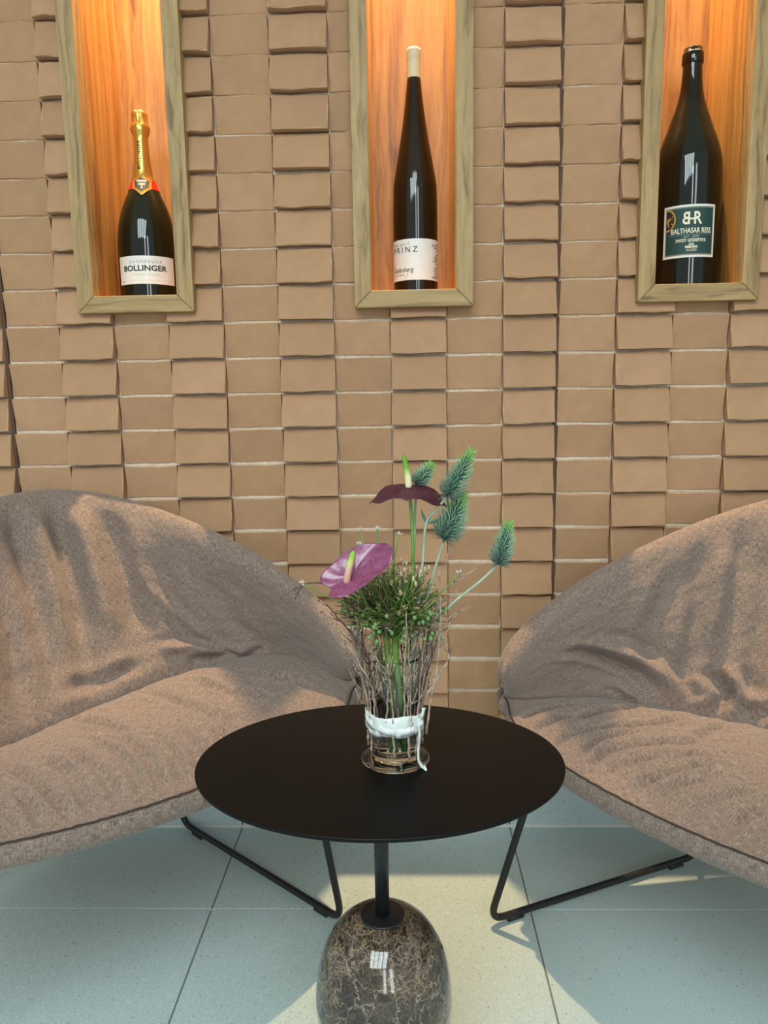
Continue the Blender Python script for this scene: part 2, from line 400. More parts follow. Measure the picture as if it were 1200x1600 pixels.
LY = (0.125, 0.15, 0.155)
niche_words = ['oak wall niche holding the gold-necked sparkling wine bottle, leftmost of three', 'oak wall niche holding the slim cream-capped bottle, middle of three', 'oak wall niche holding the big green-labelled bottle, rightmost of three']
for c, k in NICHE:
    e = empty('wall_niche', (c, 0, NB)); tag(e, niche_words[k], 'niche', 'oak niches in the brick wall')
    h = NTOP - NB; g = 0.0004; y1 = 0.012
    board('frame_member', [(-NW, g), (-NW + MW, MW + g), (-NW + MW, h - MW - g), (-NW, h - g)], FY, y1, M_oak, e)
    board('frame_member', [(NW, g), (NW, h - g), (NW - MW, h - MW - g), (NW - MW, MW + g)], FY, y1, M_oak, e)
    board('frame_member', [(-NW + g, 0), (NW - g, 0), (NW - MW - g, MW), (-NW + MW + g, MW)], FY, y1, M_oakh, e)
    board('frame_member', [(-NW + g, h), (-NW + MW + g, h - MW), (NW - MW - g, h - MW), (NW - g, h)], FY, y1, M_oakh, e)
    iw = NW - MW
    box('back_panel', -iw - .002, iw + .002, ND, ND + .012, MW - .002, h - MW + .002, M_lining, e)
    box('side_panel', -iw - .012, -iw, y1, ND + .012, MW - .012, h - MW, M_lining, e)
    box('side_panel', iw, iw + .012, y1, ND + .012, MW - .012, h - MW, M_lining, e)
    box('floor_panel', -iw - .012, iw + .012, y1, ND + .012, MW - .012, MW, M_lining, e)
    box('top_panel', -iw - .012, iw + .012, y1, ND + .012, h - MW, h - MW + .012, M_lining, e)
    lamp = lathe('downlight', [(0.0, -.004), (.016, -.004), (.020, -.002), (.020, .0), ], plain('lamp_metal', srgb(190, 180, 165), .3, 1.0), e, 24, (0, LY[k], h - MW), (True, True))
    ld = bpy.data.lights.new('niche_lamp', 'SPOT'); ld.energy = 208.0; ld.color = (1.0, 0.69, 0.37); ld.spot_size = math.radians(50); ld.spot_blend = 1.0; ld.shadow_soft_size = 0.012
    lo = bpy.data.objects.new('niche_lamp', ld); COL.objects.link(lo); lo.parent = e; lo.location = (0, LY[k], h - MW - .012)

# ------------------------------------------------------------------ floor and skirting
TX = 0.606; tx0 = -0.3791; ty0 = -0.2880
fl = box('floor', -2.2, 2.2, -6.0, 0.02, -0.06, -0.0022, M_grout); tag(fl, 'pale grey speckled porcelain tile floor', kind='structure')
cache = {}
for i in range(-3, 4):
    for jy in range(-8, 1):
        x0 = tx0 + i * TX; y1 = ty0 + (jy + 1) * TX; y0 = y1 - TX; y1 = min(y1, 0.0)
        key = (round(y1 - y0, 4))
        if key not in cache:
            v, f = box_data(.0014, TX - .0014, .0014, y1 - y0 - .0014, -.012, 0); cache[key] = bevel(mesh_of(v, f, M_tile), .0008, 1)
        o = bpy.data.objects.new('tile', cache[key]); COL.objects.link(o); o.parent = fl; o.location = (x0, y0, 0)
box('grout_line', -2.1, 2.1, ty0 - .0013, ty0 + .0013, -.004, -.0004, plain('pale_grout', srgb(196, 204, 198), .9), fl)
shade_slab = box('added_shade_slab', -2.6, 2.6, -1.70, 0.30, 2.62, 2.70, plain('white_plaster', srgb(226, 224, 218), 0.9)); tag(shade_slab, 'unseen white plaster slab added to shade the upper brick wall', kind='structure')  # added out of view to block skylight from the top of the wall
sk = empty('baseboard_back', (0, 0, 0)); tag(sk, 'grey tile skirting along the foot of the brick wall', kind='structure')
for i in range(-3, 4):
    x0 = tx0 + i * TX; box('skirting_tile', x0 + .0012, x0 + TX - .0012, -0.0125, 0.012, 0.004, 0.097, M_tile, sk, .001, 1)
box('sealant_line', -2.1, 2.1, -0.016, -0.011, -0.001, 0.0055, M_seal, sk, .001, 1)
#END_STRUCTURE
# ------------------------------------------------------------------ lounge chairs
#GEO_BEGIN
CW, RV0, RZ0, RV1, RZ1 = 0.408, -0.3034, 0.4727, 0.2709, 0.7837
SEAMS = {
 'L': [(0.420, -0.266, 0.442), (0.416, -0.150, 0.455), (0.392, -0.050, 0.447), (0.344, 0.0, 0.437), (0.288, 0.039, 0.427), (0.224, 0.057, 0.415), (0.159, 0.066, 0.404), (0.042, 0.066, 0.383), (-0.061, 0.052, 0.367), (-0.149, 0.03, 0.360), (-0.25, 0.02, 0.385), (-0.33, -0.02, 0.412), (-0.385, -0.10, 0.437), (-0.405, -0.19, 0.45), (-0.408, -0.25, 0.452)],
 'R': [(0.419, -0.270, 0.436), (0.402, -0.235, 0.431), (0.376, -0.176, 0.420), (0.342, -0.115, 0.412), (0.286, -0.068, 0.403), (0.242, -0.040, 0.397), (0.193, -0.008, 0.390), (0.143, 0.021, 0.383), (0.082, 0.046, 0.378), (0.0, 0.055, 0.372), (-0.1, 0.05, 0.374), (-0.2, 0.03, 0.39), (-0.3, -0.02, 0.41), (-0.37, -0.09, 0.433), (-0.402, -0.18, 0.448), (-0.406, -0.25, 0.45)]}
def g_resample(pts, n, ease=True):
    p = np.array(pts, float)
    # catmull-rom then arc-length resample
    q = np.vstack([2 * p[0] - p[1], p, 2 * p[-1] - p[-2]]); out = []
    for i in range(1, len(q) - 2):
        t = np.linspace(0, 1, 20, endpoint=False)[:, None]; a, b, c, d = q[i - 1], q[i], q[i + 1], q[i + 2]
        out.append(.5 * ((2 * b) + (c - a) * t + (2 * a - 5 * b + 4 * c - d) * t ** 2 + (3 * b - a - 3 * c + d) * t ** 3))
    o = np.vstack(out + [p[-1:]]); s = np.r_[0, np.cumsum(np.linalg.norm(np.diff(o, axis=0), axis=1))]; s /= s[-1]
    k = np.linspace(0, 1, n); return np.stack([np.interp(k, s, o[:, i]) for i in range(3)], 1)
def g_curve(kind):
    th = np.linspace(0, PI, 400); s = np.sin(th); u = CW * np.cos(th); s = np.clip(s, 0, 1)
    w = np.exp(-(s / 0.16) ** 2)[:, None]; tip = np.stack([np.sign(u) * (0.412 if kind == 'rim' else 0.424), u * 0 - (0.278 if kind == 'rim' else 0.268), u * 0 + (0.460 if kind == 'rim' else 0.428)], 1)
    if kind == 'rim': c = np.stack([u, RV0 + (RV1 - RV0) * s ** 1.9395, RZ0 + (RZ1 - RZ0) * s ** 1.1049], 1); w = w * 0.85
    else: c = np.stack([u, -0.2334 - 0.1366 * s ** 0.783, 0.4158 - 0.0337 * s ** 1.4785], 1)
    return c * (1 - w) + tip * w
def g_norm(G):
    du = np.gradient(G, axis=0); dv = np.gradient(G, axis=1); n = np.cross(du, dv); l = np.linalg.norm(n, axis=2, keepdims=True); return n / np.maximum(l, 1e-9)
def g_back(side, NA, NT_):
    """middle sheet of the back cushion, index [along rim, seam->rim]"""
    S = g_resample(SEAMS[side], NA); Rm = g_resample(g_curve('rim'), NA)
    t = np.linspace(-0.09, 1, NT_)[None, :, None]; S, Rm = S[:, None], Rm[:, None]
    G = S * (1 - t) + Rm * t
    # the shell is dished: lean the middle of each section a little backwards
    a = np.linspace(0, 1, NA)[:, None, None]; w = np.sin(PI * a) ** 0.7
    G[:, :, 1:2] += 0.018 * w * np.sin(PI * np.clip(t, 0, 1)) + 0.02 * np.clip(-t, 0, 1) * 10 * w
    return G
def g_seat(side, NA, NT_):
    S = g_resample(SEAMS[side], NA); F = g_resample(g_curve('pip'), NA)
    t = np.linspace(0, 1, NT_)[None, :, None]; G = S[:, None] * (1 - t) + F[:, None] * t
    return G
#GEO_END

def fold_field(A, T, folds):
    """A,T grids in 0..1; every fold is (points[(a,t)], width_a, width_t, height)"""
    D = np.zeros_like(A); A = A * 2.6
    for pts, wd, h in folds:
        p = np.array(pts, float) * np.array([2.6, 1.0]); best = np.full(A.shape, 9.0); par = np.zeros_like(A); acc = 0.0
        L = sum(np.linalg.norm(p[i + 1] - p[i]) for i in range(len(p) - 1))
        for i in range(len(p) - 1):
            d = p[i + 1] - p[i]; l2 = d @ d; k = np.clip(((A - p[i, 0]) * d[0] + (T - p[i, 1]) * d[1]) / l2, 0, 1)
            ds = np.hypot(A - (p[i, 0] + k * d[0]), T - (p[i, 1] + k * d[1])); q = (acc + k * math.sqrt(l2)) / L; acc += math.sqrt(l2)
            m = ds < best; best[m] = ds[m]; par[m] = q[m]
        env = np.clip(np.minimum(par, 1 - par) * 5 + 0.15, 0, 1)
        r = best / wd; D += h * env * (np.exp(-r * r) - 0.45 * np.exp(-((r - 1.9) ** 2) / 0.8))
    return D

FOLDS_B = {'L': [], 'R': []}; FOLDS_S = {'L': [], 'R': []}
FOLDS_B['L'] = [([(0.548, 0.95), (0.553, 0.756), (0.548, 0.454), (0.553, 0.12)], 0.050, -0.016), ([(0.492, 0.90), (0.492, 0.546), (0.503, 0.261), (0.503, 0.05)], 0.055, -0.016), ([(0.417, 0.92), (0.412, 0.613), (0.402, 0.261)], 0.060, -0.014), ([(0.347, 0.75), (0.342, 0.378), (0.337, 0.176)], 0.050, -0.008),
 ([(0.543, 0.168), (0.477, 0.134), (0.417, 0.151)], 0.026, -0.010), ([(0.387, 0.193), (0.332, 0.193), (0.291, 0.134)], 0.026, 0.010), ([(0.347, 0.11), (0.307, 0.115), (0.276, 0.10)], 0.020, -0.012), ([(0.281, 0.15), (0.241, 0.07), (0.206, 0.18)], 0.024, -0.008), ([(0.520, 0.90), (0.523, 0.571), (0.523, 0.30)], 0.045, 0.008), ([(0.452, 0.92), (0.448, 0.605), (0.450, 0.30)], 0.055, 0.009), ([(0.60, 0.9), (0.60, 0.5), (0.60, 0.15)], 0.05, -0.012), ([(0.66, 0.85), (0.655, 0.3)], 0.05, -0.010), ([(0.26, 0.70), (0.24, 0.40), (0.22, 0.25)], 0.045, -0.006), ([(0.375, 0.55), (0.30, 0.22)], 0.03, 0.006)]
FOLDS_B['R'] = [([(0.275, 0.85), (0.241, 0.563), (0.231, 0.30)], 0.055, -0.010), ([(0.305, 0.93), (0.296, 0.571), (0.291, 0.20)], 0.045, -0.012), ([(0.352, 0.95), (0.342, 0.563), (0.332, 0.16)], 0.050, -0.013), ([(0.385, 0.85), (0.382, 0.336), (0.387, 0.08)], 0.050, -0.012), ([(0.141, 0.555), (0.211, 0.353), (0.261, 0.227), (0.291, 0.126)], 0.035, 0.014), ([(0.09, 0.62), (0.161, 0.40), (0.216, 0.27), (0.241, 0.16)], 0.028, -0.010),
 ([(0.328, 0.26), (0.352, 0.168), (0.343, 0.08)], 0.022, -0.016), ([(0.296, 0.24), (0.322, 0.16), (0.312, 0.09)], 0.024, 0.010), ([(0.357, 0.26), (0.372, 0.168), (0.402, 0.143)], 0.026, 0.012), ([(0.385, 0.10), (0.42, 0.12)], 0.022, -0.010), ([(0.44, 0.9), (0.44, 0.1)], 0.05, -0.012), ([(0.52, 0.9), (0.52, 0.1)], 0.05, -0.012), ([(0.325, 0.85), (0.318, 0.4)], 0.04, 0.007), ([(0.18, 0.20), (0.24, 0.06)], 0.02, 0.006)]
FOLDS_S['L'] = [([(0.538, 0.143), (0.503, 0.387), (0.477, 0.513)], 0.021, -0.0085), ([(0.427, 0.168), (0.397, 0.361), (0.357, 0.588), (0.302, 0.731)], 0.021, -0.0085), ([(0.357, 0.21), (0.307, 0.462), (0.226, 0.63)], 0.021, -0.0085), ([(0.658, 0.37), (0.643, 0.597), (0.613, 1.0)], 0.021, -0.0085), ([(0.613, 0.42), (0.588, 0.639), (0.588, 0.992)], 0.021, -0.0085), ([(0.578, 0.412), (0.548, 0.706), (0.543, 1.0)], 0.021, -0.0085), ([(0.538, 0.412), (0.508, 0.697), (0.503, 1.0)], 0.021, -0.0085), ([(0.503, 0.487), (0.477, 0.739), (0.477, 1.0)], 0.021, -0.0085), ([(0.457, 0.563), (0.437, 0.807), (0.442, 1.0)], 0.021, -0.0085), ([(0.412, 0.597), (0.402, 0.773), (0.407, 0.975)], 0.021, -0.0085), ([(0.362, 0.697), (0.342, 0.832), (0.332, 0.975)], 0.021, -0.0085), ([(0.668, 0.697), (0.658, 0.866), (0.658, 1.0)], 0.021, -0.0085), ([(0.286, 0.244), (0.221, 0.429), (0.131, 0.504)], 0.021, -0.0085)]
FOLDS_S['R'] = [([(0.186, 0.597), (0.221, 0.328), (0.261, 0.16)], 0.021, -0.0085), ([(0.211, 0.756), (0.241, 0.563), (0.296, 0.378), (0.332, 0.168)], 0.021, -0.0085), ([(0.241, 0.874), (0.256, 0.647), (0.286, 0.504)], 0.021, -0.0085), ([(0.271, 0.958), (0.276, 0.765), (0.317, 0.597), (0.387, 0.403)], 0.021, -0.0085), ([(0.302, 0.992), (0.312, 0.824), (0.352, 0.655), (0.432, 0.479)], 0.021, -0.0085), ([(0.342, 1.0), (0.372, 0.824), (0.397, 0.681), (0.447, 0.563)], 0.021, -0.0085), ([(0.387, 1.0), (0.402, 0.84), (0.442, 0.664)], 0.021, -0.0085), ([(0.447, 1.0), (0.457, 0.832), (0.497, 0.664)], 0.021, -0.0085), ([(0.367, 0.412), (0.372, 0.227), (0.382, 0.151)], 0.021, -0.0085), ([(0.085, 0.908), (0.131, 0.496), (0.181, 0.294)], 0.021, -0.0085), ([(0.136, 0.933), (0.161, 0.613), (0.216, 0.378)], 0.021, -0.0085), ([(0.196, 0.966), (0.201, 0.739), (0.231, 0.571)], 0.021, -0.0085), ([(0.503, 1.0), (0.508, 0.857), (0.523, 0.756)], 0.021, -0.0085)]

def noise_grid(A, T, fa, ft, seed, octs=3):
    out = np.zeros_like(A)
    for i in range(A.shape[0]):
        for j in range(A.shape[1]):
            out[i, j] = mnoise.fractal(Vector((A[i, j] * fa, T[i, j] * ft, seed)), 1.0, 2.0, octs)
    return out

def grid_mesh(G, uv, mat, mir, close_with=None):
    na, nt = G.shape[:2]; V = G.reshape(-1, 3).copy()
    idx = np.arange(na * nt).reshape(na, nt)
    f = np.stack([idx[:-1, :-1], idx[1:, :-1], idx[1:, 1:], idx[:-1, 1:]], -1).reshape(-1, 4)
    U = uv.reshape(-1, 2)
    if close_with is not None:
        V2 = close_with.reshape(-1, 3); o = len(V); V = np.vstack([V, V2]); U = np.vstack([U, U]); j = idx + o
        f2 = np.stack([j[:-1, :-1], j[:-1, 1:], j[1:, 1:], j[1:, :-1]], -1).reshape(-1, 4); fs = [f, f2]
        for a, b in ((idx[:, 0], j[:, 0]), (idx[:, -1][::-1], j[:, -1][::-1]), (idx[0][::-1], j[0][::-1]), (idx[-1], j[-1])):
            fs.append(np.stack([a[1:], a[:-1], b[:-1], b[1:]], -1))
        f = np.vstack(fs)
    if mir: V[:, 0] *= -1
    me = bpy.data.meshes.new('cushion'); me.from_pydata(V.tolist(), [], f.tolist()); me.materials.append(mat)
    fix_normals(me)
    me.polygons.foreach_set('use_smooth', [True] * len(me.polygons))
    ul = me.uv_layers.new(name='UVMap'); li = np.empty(len(me.loops), dtype=np.int32); me.loops.foreach_get('vertex_index', li)
    ul.data.foreach_set('uv', U[li].ravel().astype(np.float32)); me.update(); return me

SIZE = {'L': (0.980, 0.0192), 'R': (1.04, -0.0384)}   # overall size and seat drop
def lounge_chair(side, loc, ang, label):
    mir = side == 'R'; e = empty('lounge_chair', loc, -ang if mir else ang)
    tag(e, label, 'chair', 'upholstered shell lounge chairs')
    mx = lambda p: (-p[0] if mir else p[0], p[1], p[2])
    size, drop = SIZE[side]; fit = lambda a_: a_ * size + np.array([0, 0, drop])
    # ---- back cushion
    NA, NB_ = 320, 120
    G = fit(g_back(side, NA, NB_)); N = g_norm(G)
    if (N[NA // 2, NB_ // 2] @ np.array([0, -1, .4])) < 0: N = -N
    A, T = np.meshgrid(np.linspace(0, 1, NA), np.linspace(0, 1, NB_), indexing='ij')
    edge = (1 - np.abs(2 * T - 1) ** 7) ** 0.5 * (1 - np.abs(2 * A - 1) ** 26) ** 0.5
    puff = 0.024 * edge + 0.016 * np.sin(PI * np.clip(T, 0, 1)) ** 0.8 * np.sin(PI * A) ** 0.6 + 0.012 * np.exp(-((T - 0.10) / 0.09) ** 2) * np.sin(PI * A) ** 0.5
    D = 1.2 * fold_field(A, T, FOLDS_B[side])
    nz = noise_grid(A, T, 9, 4, 3.1 if mir else 1.7) * 0.004 + noise_grid(A, T, 30, 14, 8.1 if mir else 5.7) * 0.0015
    gather = noise_grid(A, T * 0.15, 55, 10, 2.2 if mir else 9.9, 2) * 0.0055 * np.exp(-(T / 0.16) ** 2)
    fade = np.clip(edge, 0, 1) ** 1.5 * np.clip(np.minimum(A, 1 - A) * 9, 0, 1)
    F = G + N * ((puff + (D + nz + gather) * fade)[..., None]); Bk = G - N * (((0.018 if side == 'L' else 0.030) * edge)[..., None])
    la = np.r_[0, np.cumsum(np.linalg.norm(np.diff(F[:, NB_ // 2], axis=0), axis=1))]; lt = np.cumsum(np.r_[0, np.linalg.norm(np.diff(F[NA // 2], axis=0), axis=1)])
    uv = np.stack(np.meshgrid(la, lt, indexing='ij'), -1)
    bc = link('back_cushion', grid_mesh(F, uv, M_fabric, mir, Bk), e)
    # ---- seat cushion: top, side band, underside
    NA, NS = 420, 128
    G = fit(g_seat(side, NA, NS)); N = g_norm(G)
    if N[NA // 2, NS // 2, 2] < 0: N = -N
    A, T = np.meshgrid(np.linspace(0, 1, NA), np.linspace(0, 1, NS), indexing='ij')
    rise = 0.020 * (1 - np.abs(2 * np.clip(T, 0, 1) - 1) ** 3) * np.sin(PI * A) ** 0.5 - 0.012 * np.exp(-(T / 0.05) ** 2)
    D = fold_field(A, T, FOLDS_S[side])
    wr = noise_grid(A + T * 0.10, T, 26, 2.6, 4.4 if mir else 6.6, 2); wr = np.abs(wr); wr = 0.006 * (0.25 - wr)
    wr = wr * np.clip(T * 4, 0, 1) * np.clip((1 - T) * 9, 0, 1) + noise_grid(A, T, 70, 20, 3.3 if mir else 7.1, 2) * 0.0010 * np.clip((1 - T) * 12, 0, 1)
    top = G + N * ((rise + D * np.clip((1 - T) * 8, 0, 1) + wr * np.sin(PI * A) ** 0.3)[..., None])
    # tuck the rear of the seat under the back cushion
    ctr = np.array([0, -0.12, 0]); S = top[:, 0]
    tuck = [S + np.array([0, 0.0, -0.012]) + (S - ctr) * np.array([.02, .04, 0]), S + np.array([0, 0, -0.03]) + (S - ctr) * np.array([.01, .03, 0]), S + np.array([0, 0, -0.055])]
    tuck = np.stack(tuck[::-1], 1)
    E_ = top[:, -1]; out = (E_ - ctr) * np.array([1, 1, 0]); out /= np.linalg.norm(out, axis=1, keepdims=True)
    nb = noise_grid(A[:, :1], T[:, :1], 30, 1, 2.0)[:, 0][:, None]
    band = np.stack([E_ + out * o_ + np.array([0, 0, dz]) for o_, dz in ((.004, -.004), (.0065, -.012), (.0075, -.022), (.004, -.033), (-.006, -.041), (-.03, -.046), (-.09, -.05))], 1)
    band[:, 1:4] += (out * nb * 0.003)[:, None]
    Gs = np.concatenate([tuck, top, band], 1)
    # shared closing fan
    lt = np.cumsum(np.r_[0, np.linalg.norm(np.diff(Gs[NA // 2], axis=0), axis=1)]); la = np.r_[0, np.cumsum(np.linalg.norm(np.diff(E_, axis=0), axis=1))]
    uv = np.stack(np.meshgrid(la, lt, indexing='ij'), -1)
    Gs = np.concatenate([Gs, Gs[:, :1]], 1); uv = np.concatenate([uv, uv[:, -1:] + .08], 1)
    sc_ = link('seat_cushion', grid_mesh(Gs, uv, M_fabric, mir), e)
    pl = E_ + out * 0.003 + np.array([0, 0, 0.0005]); pl[:, 2] += noise_grid(A[:, :1], T[:, :1], 60, 1, 5.0)[:, 0] * 0.0012
    tube('seam_stitching', [mx(p) for p in pl[3:-3:2]], 0.0016, M_thread, sc_, 5)
    # ---- shell under the cushions
    sb = g_resample(g_curve('pip'), 60); v = []; f = []
    rings = [(0.80, -0.052), (0.55, -0.066), (0.2, -0.072)]
    loop = np.vstack([sb[2:-2], g_resample(SEAMS[side], 40)[::-1][2:-2]]); c0 = np.array([0, -0.1, 0.385])
    n = len(loop); v = []
    for k, dz in rings:
        for p in loop: v.append(mx(fit(np.array([p[0] * k, -0.1 + (p[1] + 0.1) * k, 0.385 + (p[2] - 0.385) * k + dz]))))
    v.append(mx(fit(np.array([0, -0.1, 0.385 - 0.074]))))
    for r_ in range(len(rings) - 1):
        for i in range(n): f.append((r_ * n + i, r_ * n + (i + 1) % n, (r_ + 1) * n + (i + 1) % n, (r_ + 1) * n + i))
    for i in range(n): f.append(((len(rings) - 1) * n + i, (len(rings) - 1) * n + (i + 1) % n, len(v) - 1))
    link('seat_shell', fix_normals(mesh_of(v, f, M_black, smooth=True)), e)
    # ---- sled base: two bent rod loops and a cross bar
    ff = {'L': (0.3469, -0.2992), 'R': (0.3988, -0.3675)}[side]; rr = {'L': (0.2249, 0.1878), 'R': (0.2208, 0.0905)}[side]
    tf = {'L': (0.3059, -0.2572), 'R': (0.3378, -0.3135)}[side]
    for sg in (1, -1):
        g_ = lambda p: mx((sg * p[0], p[1], p[2]))
        pts = rounded([(tf[0] - .08, tf[1] + .03, .338 + drop), (tf[0], tf[1], .343 + drop), (ff[0], ff[1], .0125), (rr[0], rr[1], .0125), (rr[0] - .03, rr[1] - .06, .325 + drop), (rr[0] - .08, rr[1] - .06, .325 + drop)], 0.035, 8)
        lg = tube('sled_leg', [g_(p) for p in pts], 0.0065, M_black, e, 14)
        d = Vector((rr[0] - ff[0], rr[1] - ff[1], 0)).normalized()
        for q in (Vector((ff[0], ff[1], 0)) + d * 0.055, Vector((rr[0], rr[1], 0)) - d * 0.055):
            a_, b_ = q - d * 0.016, q + d * 0.016
            tube('glide', [g_((a_.x, a_.y, .0045)), g_((b_.x, b_.y, .0045))], .0055, M_black, lg, 8)
    tube('cross_bar', [mx((tf[0] - .08, tf[1] + .03, .338 + drop)), mx((-tf[0] + .08, tf[1] + .03, .338 + drop))], 0.0065, M_black, e, 12)
    tube('cross_bar', [mx((rr[0] - .08, rr[1] - .06, .325 + drop)), mx((-rr[0] + .08, rr[1] - .06, .325 + drop))], 0.0065, M_black, e, 12)
    return e
lounge_chair('L', (-0.5818, -0.3012, 0), 0.6392, 'brown melange padded shell chair on black sled legs, left of the black table')
lounge_chair('R', (0.6863, -0.3578, 0), 0.7863, 'brown melange padded shell chair on black sled legs, right of the black table')

# ------------------------------------------------------------------ side table
TC = (-0.0368, -0.6700); TZ = 0.5000
tb = empty('side_table', (TC[0], TC[1], 0)); tag(tb, 'black oval-topped side table on a rounded dark marble base', 'table')
def oval(name, a, b, z0, z1, mat, parent, n=128, bev=0.0012):
    pts = [(a * math.cos(2 * PI * i / n), b * math.sin(2 * PI * i / n)) for i in range(n)]
    v = [(x, y, z0) for x, y in pts] + [(x, y, z1) for x, y in pts]; f = [tuple(range(n - 1, -1, -1)), tuple(range(n, 2 * n))] + [(i, (i + 1) % n, (i + 1) % n + n, i + n) for i in range(n)]
    me = bevel(mesh_of(v, f, mat), bev, 3, 40); o = link(name, me, parent); return o
oval('table_top', 0.2350, 0.1762, TZ - 0.0050, TZ, M_tabletop, tb)
lathe('stem', [(0.0094, 0.276), (0.0094, TZ - 0.005)], M_black, tb, 24)
lathe('collar', [(0.0265, 0.2765), (0.0292, 0.2775), (0.0292, 0.2805), (0.0280, 0.2815), (0.0094, 0.2820)], M_black, tb, 40)
prof = [(0.046, 0.0), (0.058, 0.003), (0.070, 0.020), (0.0800, 0.055), (0.0875, 0.100), (0.0918, 0.150), (0.0920, 0.165), (0.0890, 0.195), (0.0810, 0.225), (0.0665, 0.252), (0.0480, 0.270), (0.0300, 0.2785), (0.012, 0.2798), (0.001, 0.2800)]
lathe('marble_base', smooth_prof(prof, 5), M_marble, tb, 72)
#END_P2
# ------------------------------------------------------------------ bottles and their labels
def text_flat(body, size, sx=1.0, bold=0.0, shear=0.0, space=1.0):
    cu = bpy.data.curves.new('t', 'FONT'); cu.body = body; cu.size = size; cu.align_x = 'CENTER'; cu.align_y = 'CENTER'; cu.resolution_u = 3; cu.offset = bold; cu.shear = shear; cu.space_character = space; cu.fill_mode = 'FRONT'
    o = bpy.data.objects.new('t', cu); COL.objects.link(o); bpy.context.view_layer.update()
    me = bpy.data.meshes.new_from_object(o.evaluated_get(bpy.context.evaluated_depsgraph_get()))
    v = [(p.co.x * sx, p.co.y) for p in me.vertices]; f = [tuple(p.vertices) for p in me.polygons]
    bpy.data.objects.remove(o); bpy.data.curves.remove(cu); bpy.data.meshes.remove(me); return v, f

def text_fit(body, w, h, bold=0.0, shear=0.0, space=1.0):
    v, f = text_flat(body, 1.0, 1.0, bold / max(h, 1e-4) * .7, shear, space); xs = [p[0] for p in v]; ys = [p[1] for p in v]; ax, bx, ay, by = min(xs), max(xs), min(ys), max(ys)
    return [((x - (ax + bx) / 2) / (bx - ax) * w, (y - (ay + by) / 2) / (by - ay) * h) for x, y in v], f

def rect(x0, x1, y0, y1, n=1):
    v = []; f = []
    for i in range(n + 1):
        x = x0 + (x1 - x0) * i / n; v += [(x, y0), (x, y1)]
    for i in range(n): f.append((2 * i, 2 * i + 2, 2 * i + 3, 2 * i + 1))
    return v, f
def poly(pts): return list(pts), [tuple(range(len(pts)))]

def strips(pts, n=22):
    """an outline cut into upright strips so that it can bend round a neck"""
    xs = np.linspace(min(p[0] for p in pts) + 1e-5, max(p[0] for p in pts) - 1e-5, n); v = []; f = []
    for x in xs:
        ys = []
        for (ax, ay), (bx, by) in zip(pts, pts[1:] + pts[:1]):
            if (ax - x) * (bx - x) <= 0 and ax != bx: ys.append(ay + (by - ay) * (x - ax) / (bx - ax))
        v += [(x, min(ys)), (x, max(ys))]
    for i in range(n - 1): f.append((2 * i, 2 * i + 2, 2 * i + 3, 2 * i + 1))
    return v, f

class Flat:
    def __init__(s): s.v = []; s.f = []
    def add(s, vf, dx=0, dy=0):
        o = len(s.v); s.v += [(x + dx, y + dy) for x, y in vf[0]]; s.f += [tuple(i + o for i in q) for q in vf[1]]; return s
    def serif(s, body, size, dx, dy, **k):
        """capitals with small foot and head serifs"""
        v, f = text_flat(body, size, **k); return s.add((v, f), dx, dy)

def wrap(name, fl, rad, a0, z0, mat, parent, lift=0.0, fine=True, tilt=0.0):
    """wrap flat shapes round a bottle of radius rad(z) at bearing a0"""
    v = []
    for x, y in fl.v:
        y2 = y + tilt * x; z = z0 + y2; r = (rad(z) if callable(rad) else rad) + lift; a = a0 + x / max(r, .004); v.append((r * math.sin(a), -r * math.cos(a), z))
    o = link(name, mesh_of(v, fl.f, mat), parent); return o

M_paper = mat_mottle('white_label_paper', srgb(226, 226, 220), srgb(232, 231, 226), 60, 0.55)
M_ink = plain('black_print', srgb(30, 30, 32), 0.6); M_ink2 = plain('grey_print', srgb(150, 148, 142), 0.6); M_ink3 = plain('pale_print', srgb(196, 192, 182), 0.6)
M_gold = plain('gold_foil', srgb(214, 182, 96), 0.28, 0.85); M_goldp = plain('gold_print', srgb(206, 168, 88), 0.4, 0.4); M_red = plain('red_foil', srgb(196, 36, 22), 0.35, 0.3)
M_green_label = plain('dark_green_label', srgb(28, 66, 62), 0.6); M_ivory = plain('ivory_print', srgb(236, 230, 206), 0.6)
M_gd = plain('very_dark_green_glass', srgb(12, 20, 11), 0.04, 0.0, 0.6); M_gb = plain('very_dark_brown_glass', srgb(26, 17, 8), 0.05, 0.0, 0.6); M_gk = plain('near_black_green_glass', srgb(10, 16, 11), 0.04, 0.0, 0.6)
M_cream = plain('cream_capsule', srgb(214, 206, 172), 0.45)
M_gpatt = plain('label_border_pattern', srgb(120, 128, 108), 0.6)

BY = 0.095; ZF = NB + MW
def radius_fn(prof):
    zs = [p[1] for p in prof]; rs = [p[0] for p in prof]
    return lambda z: float(np.interp(z, zs, rs))

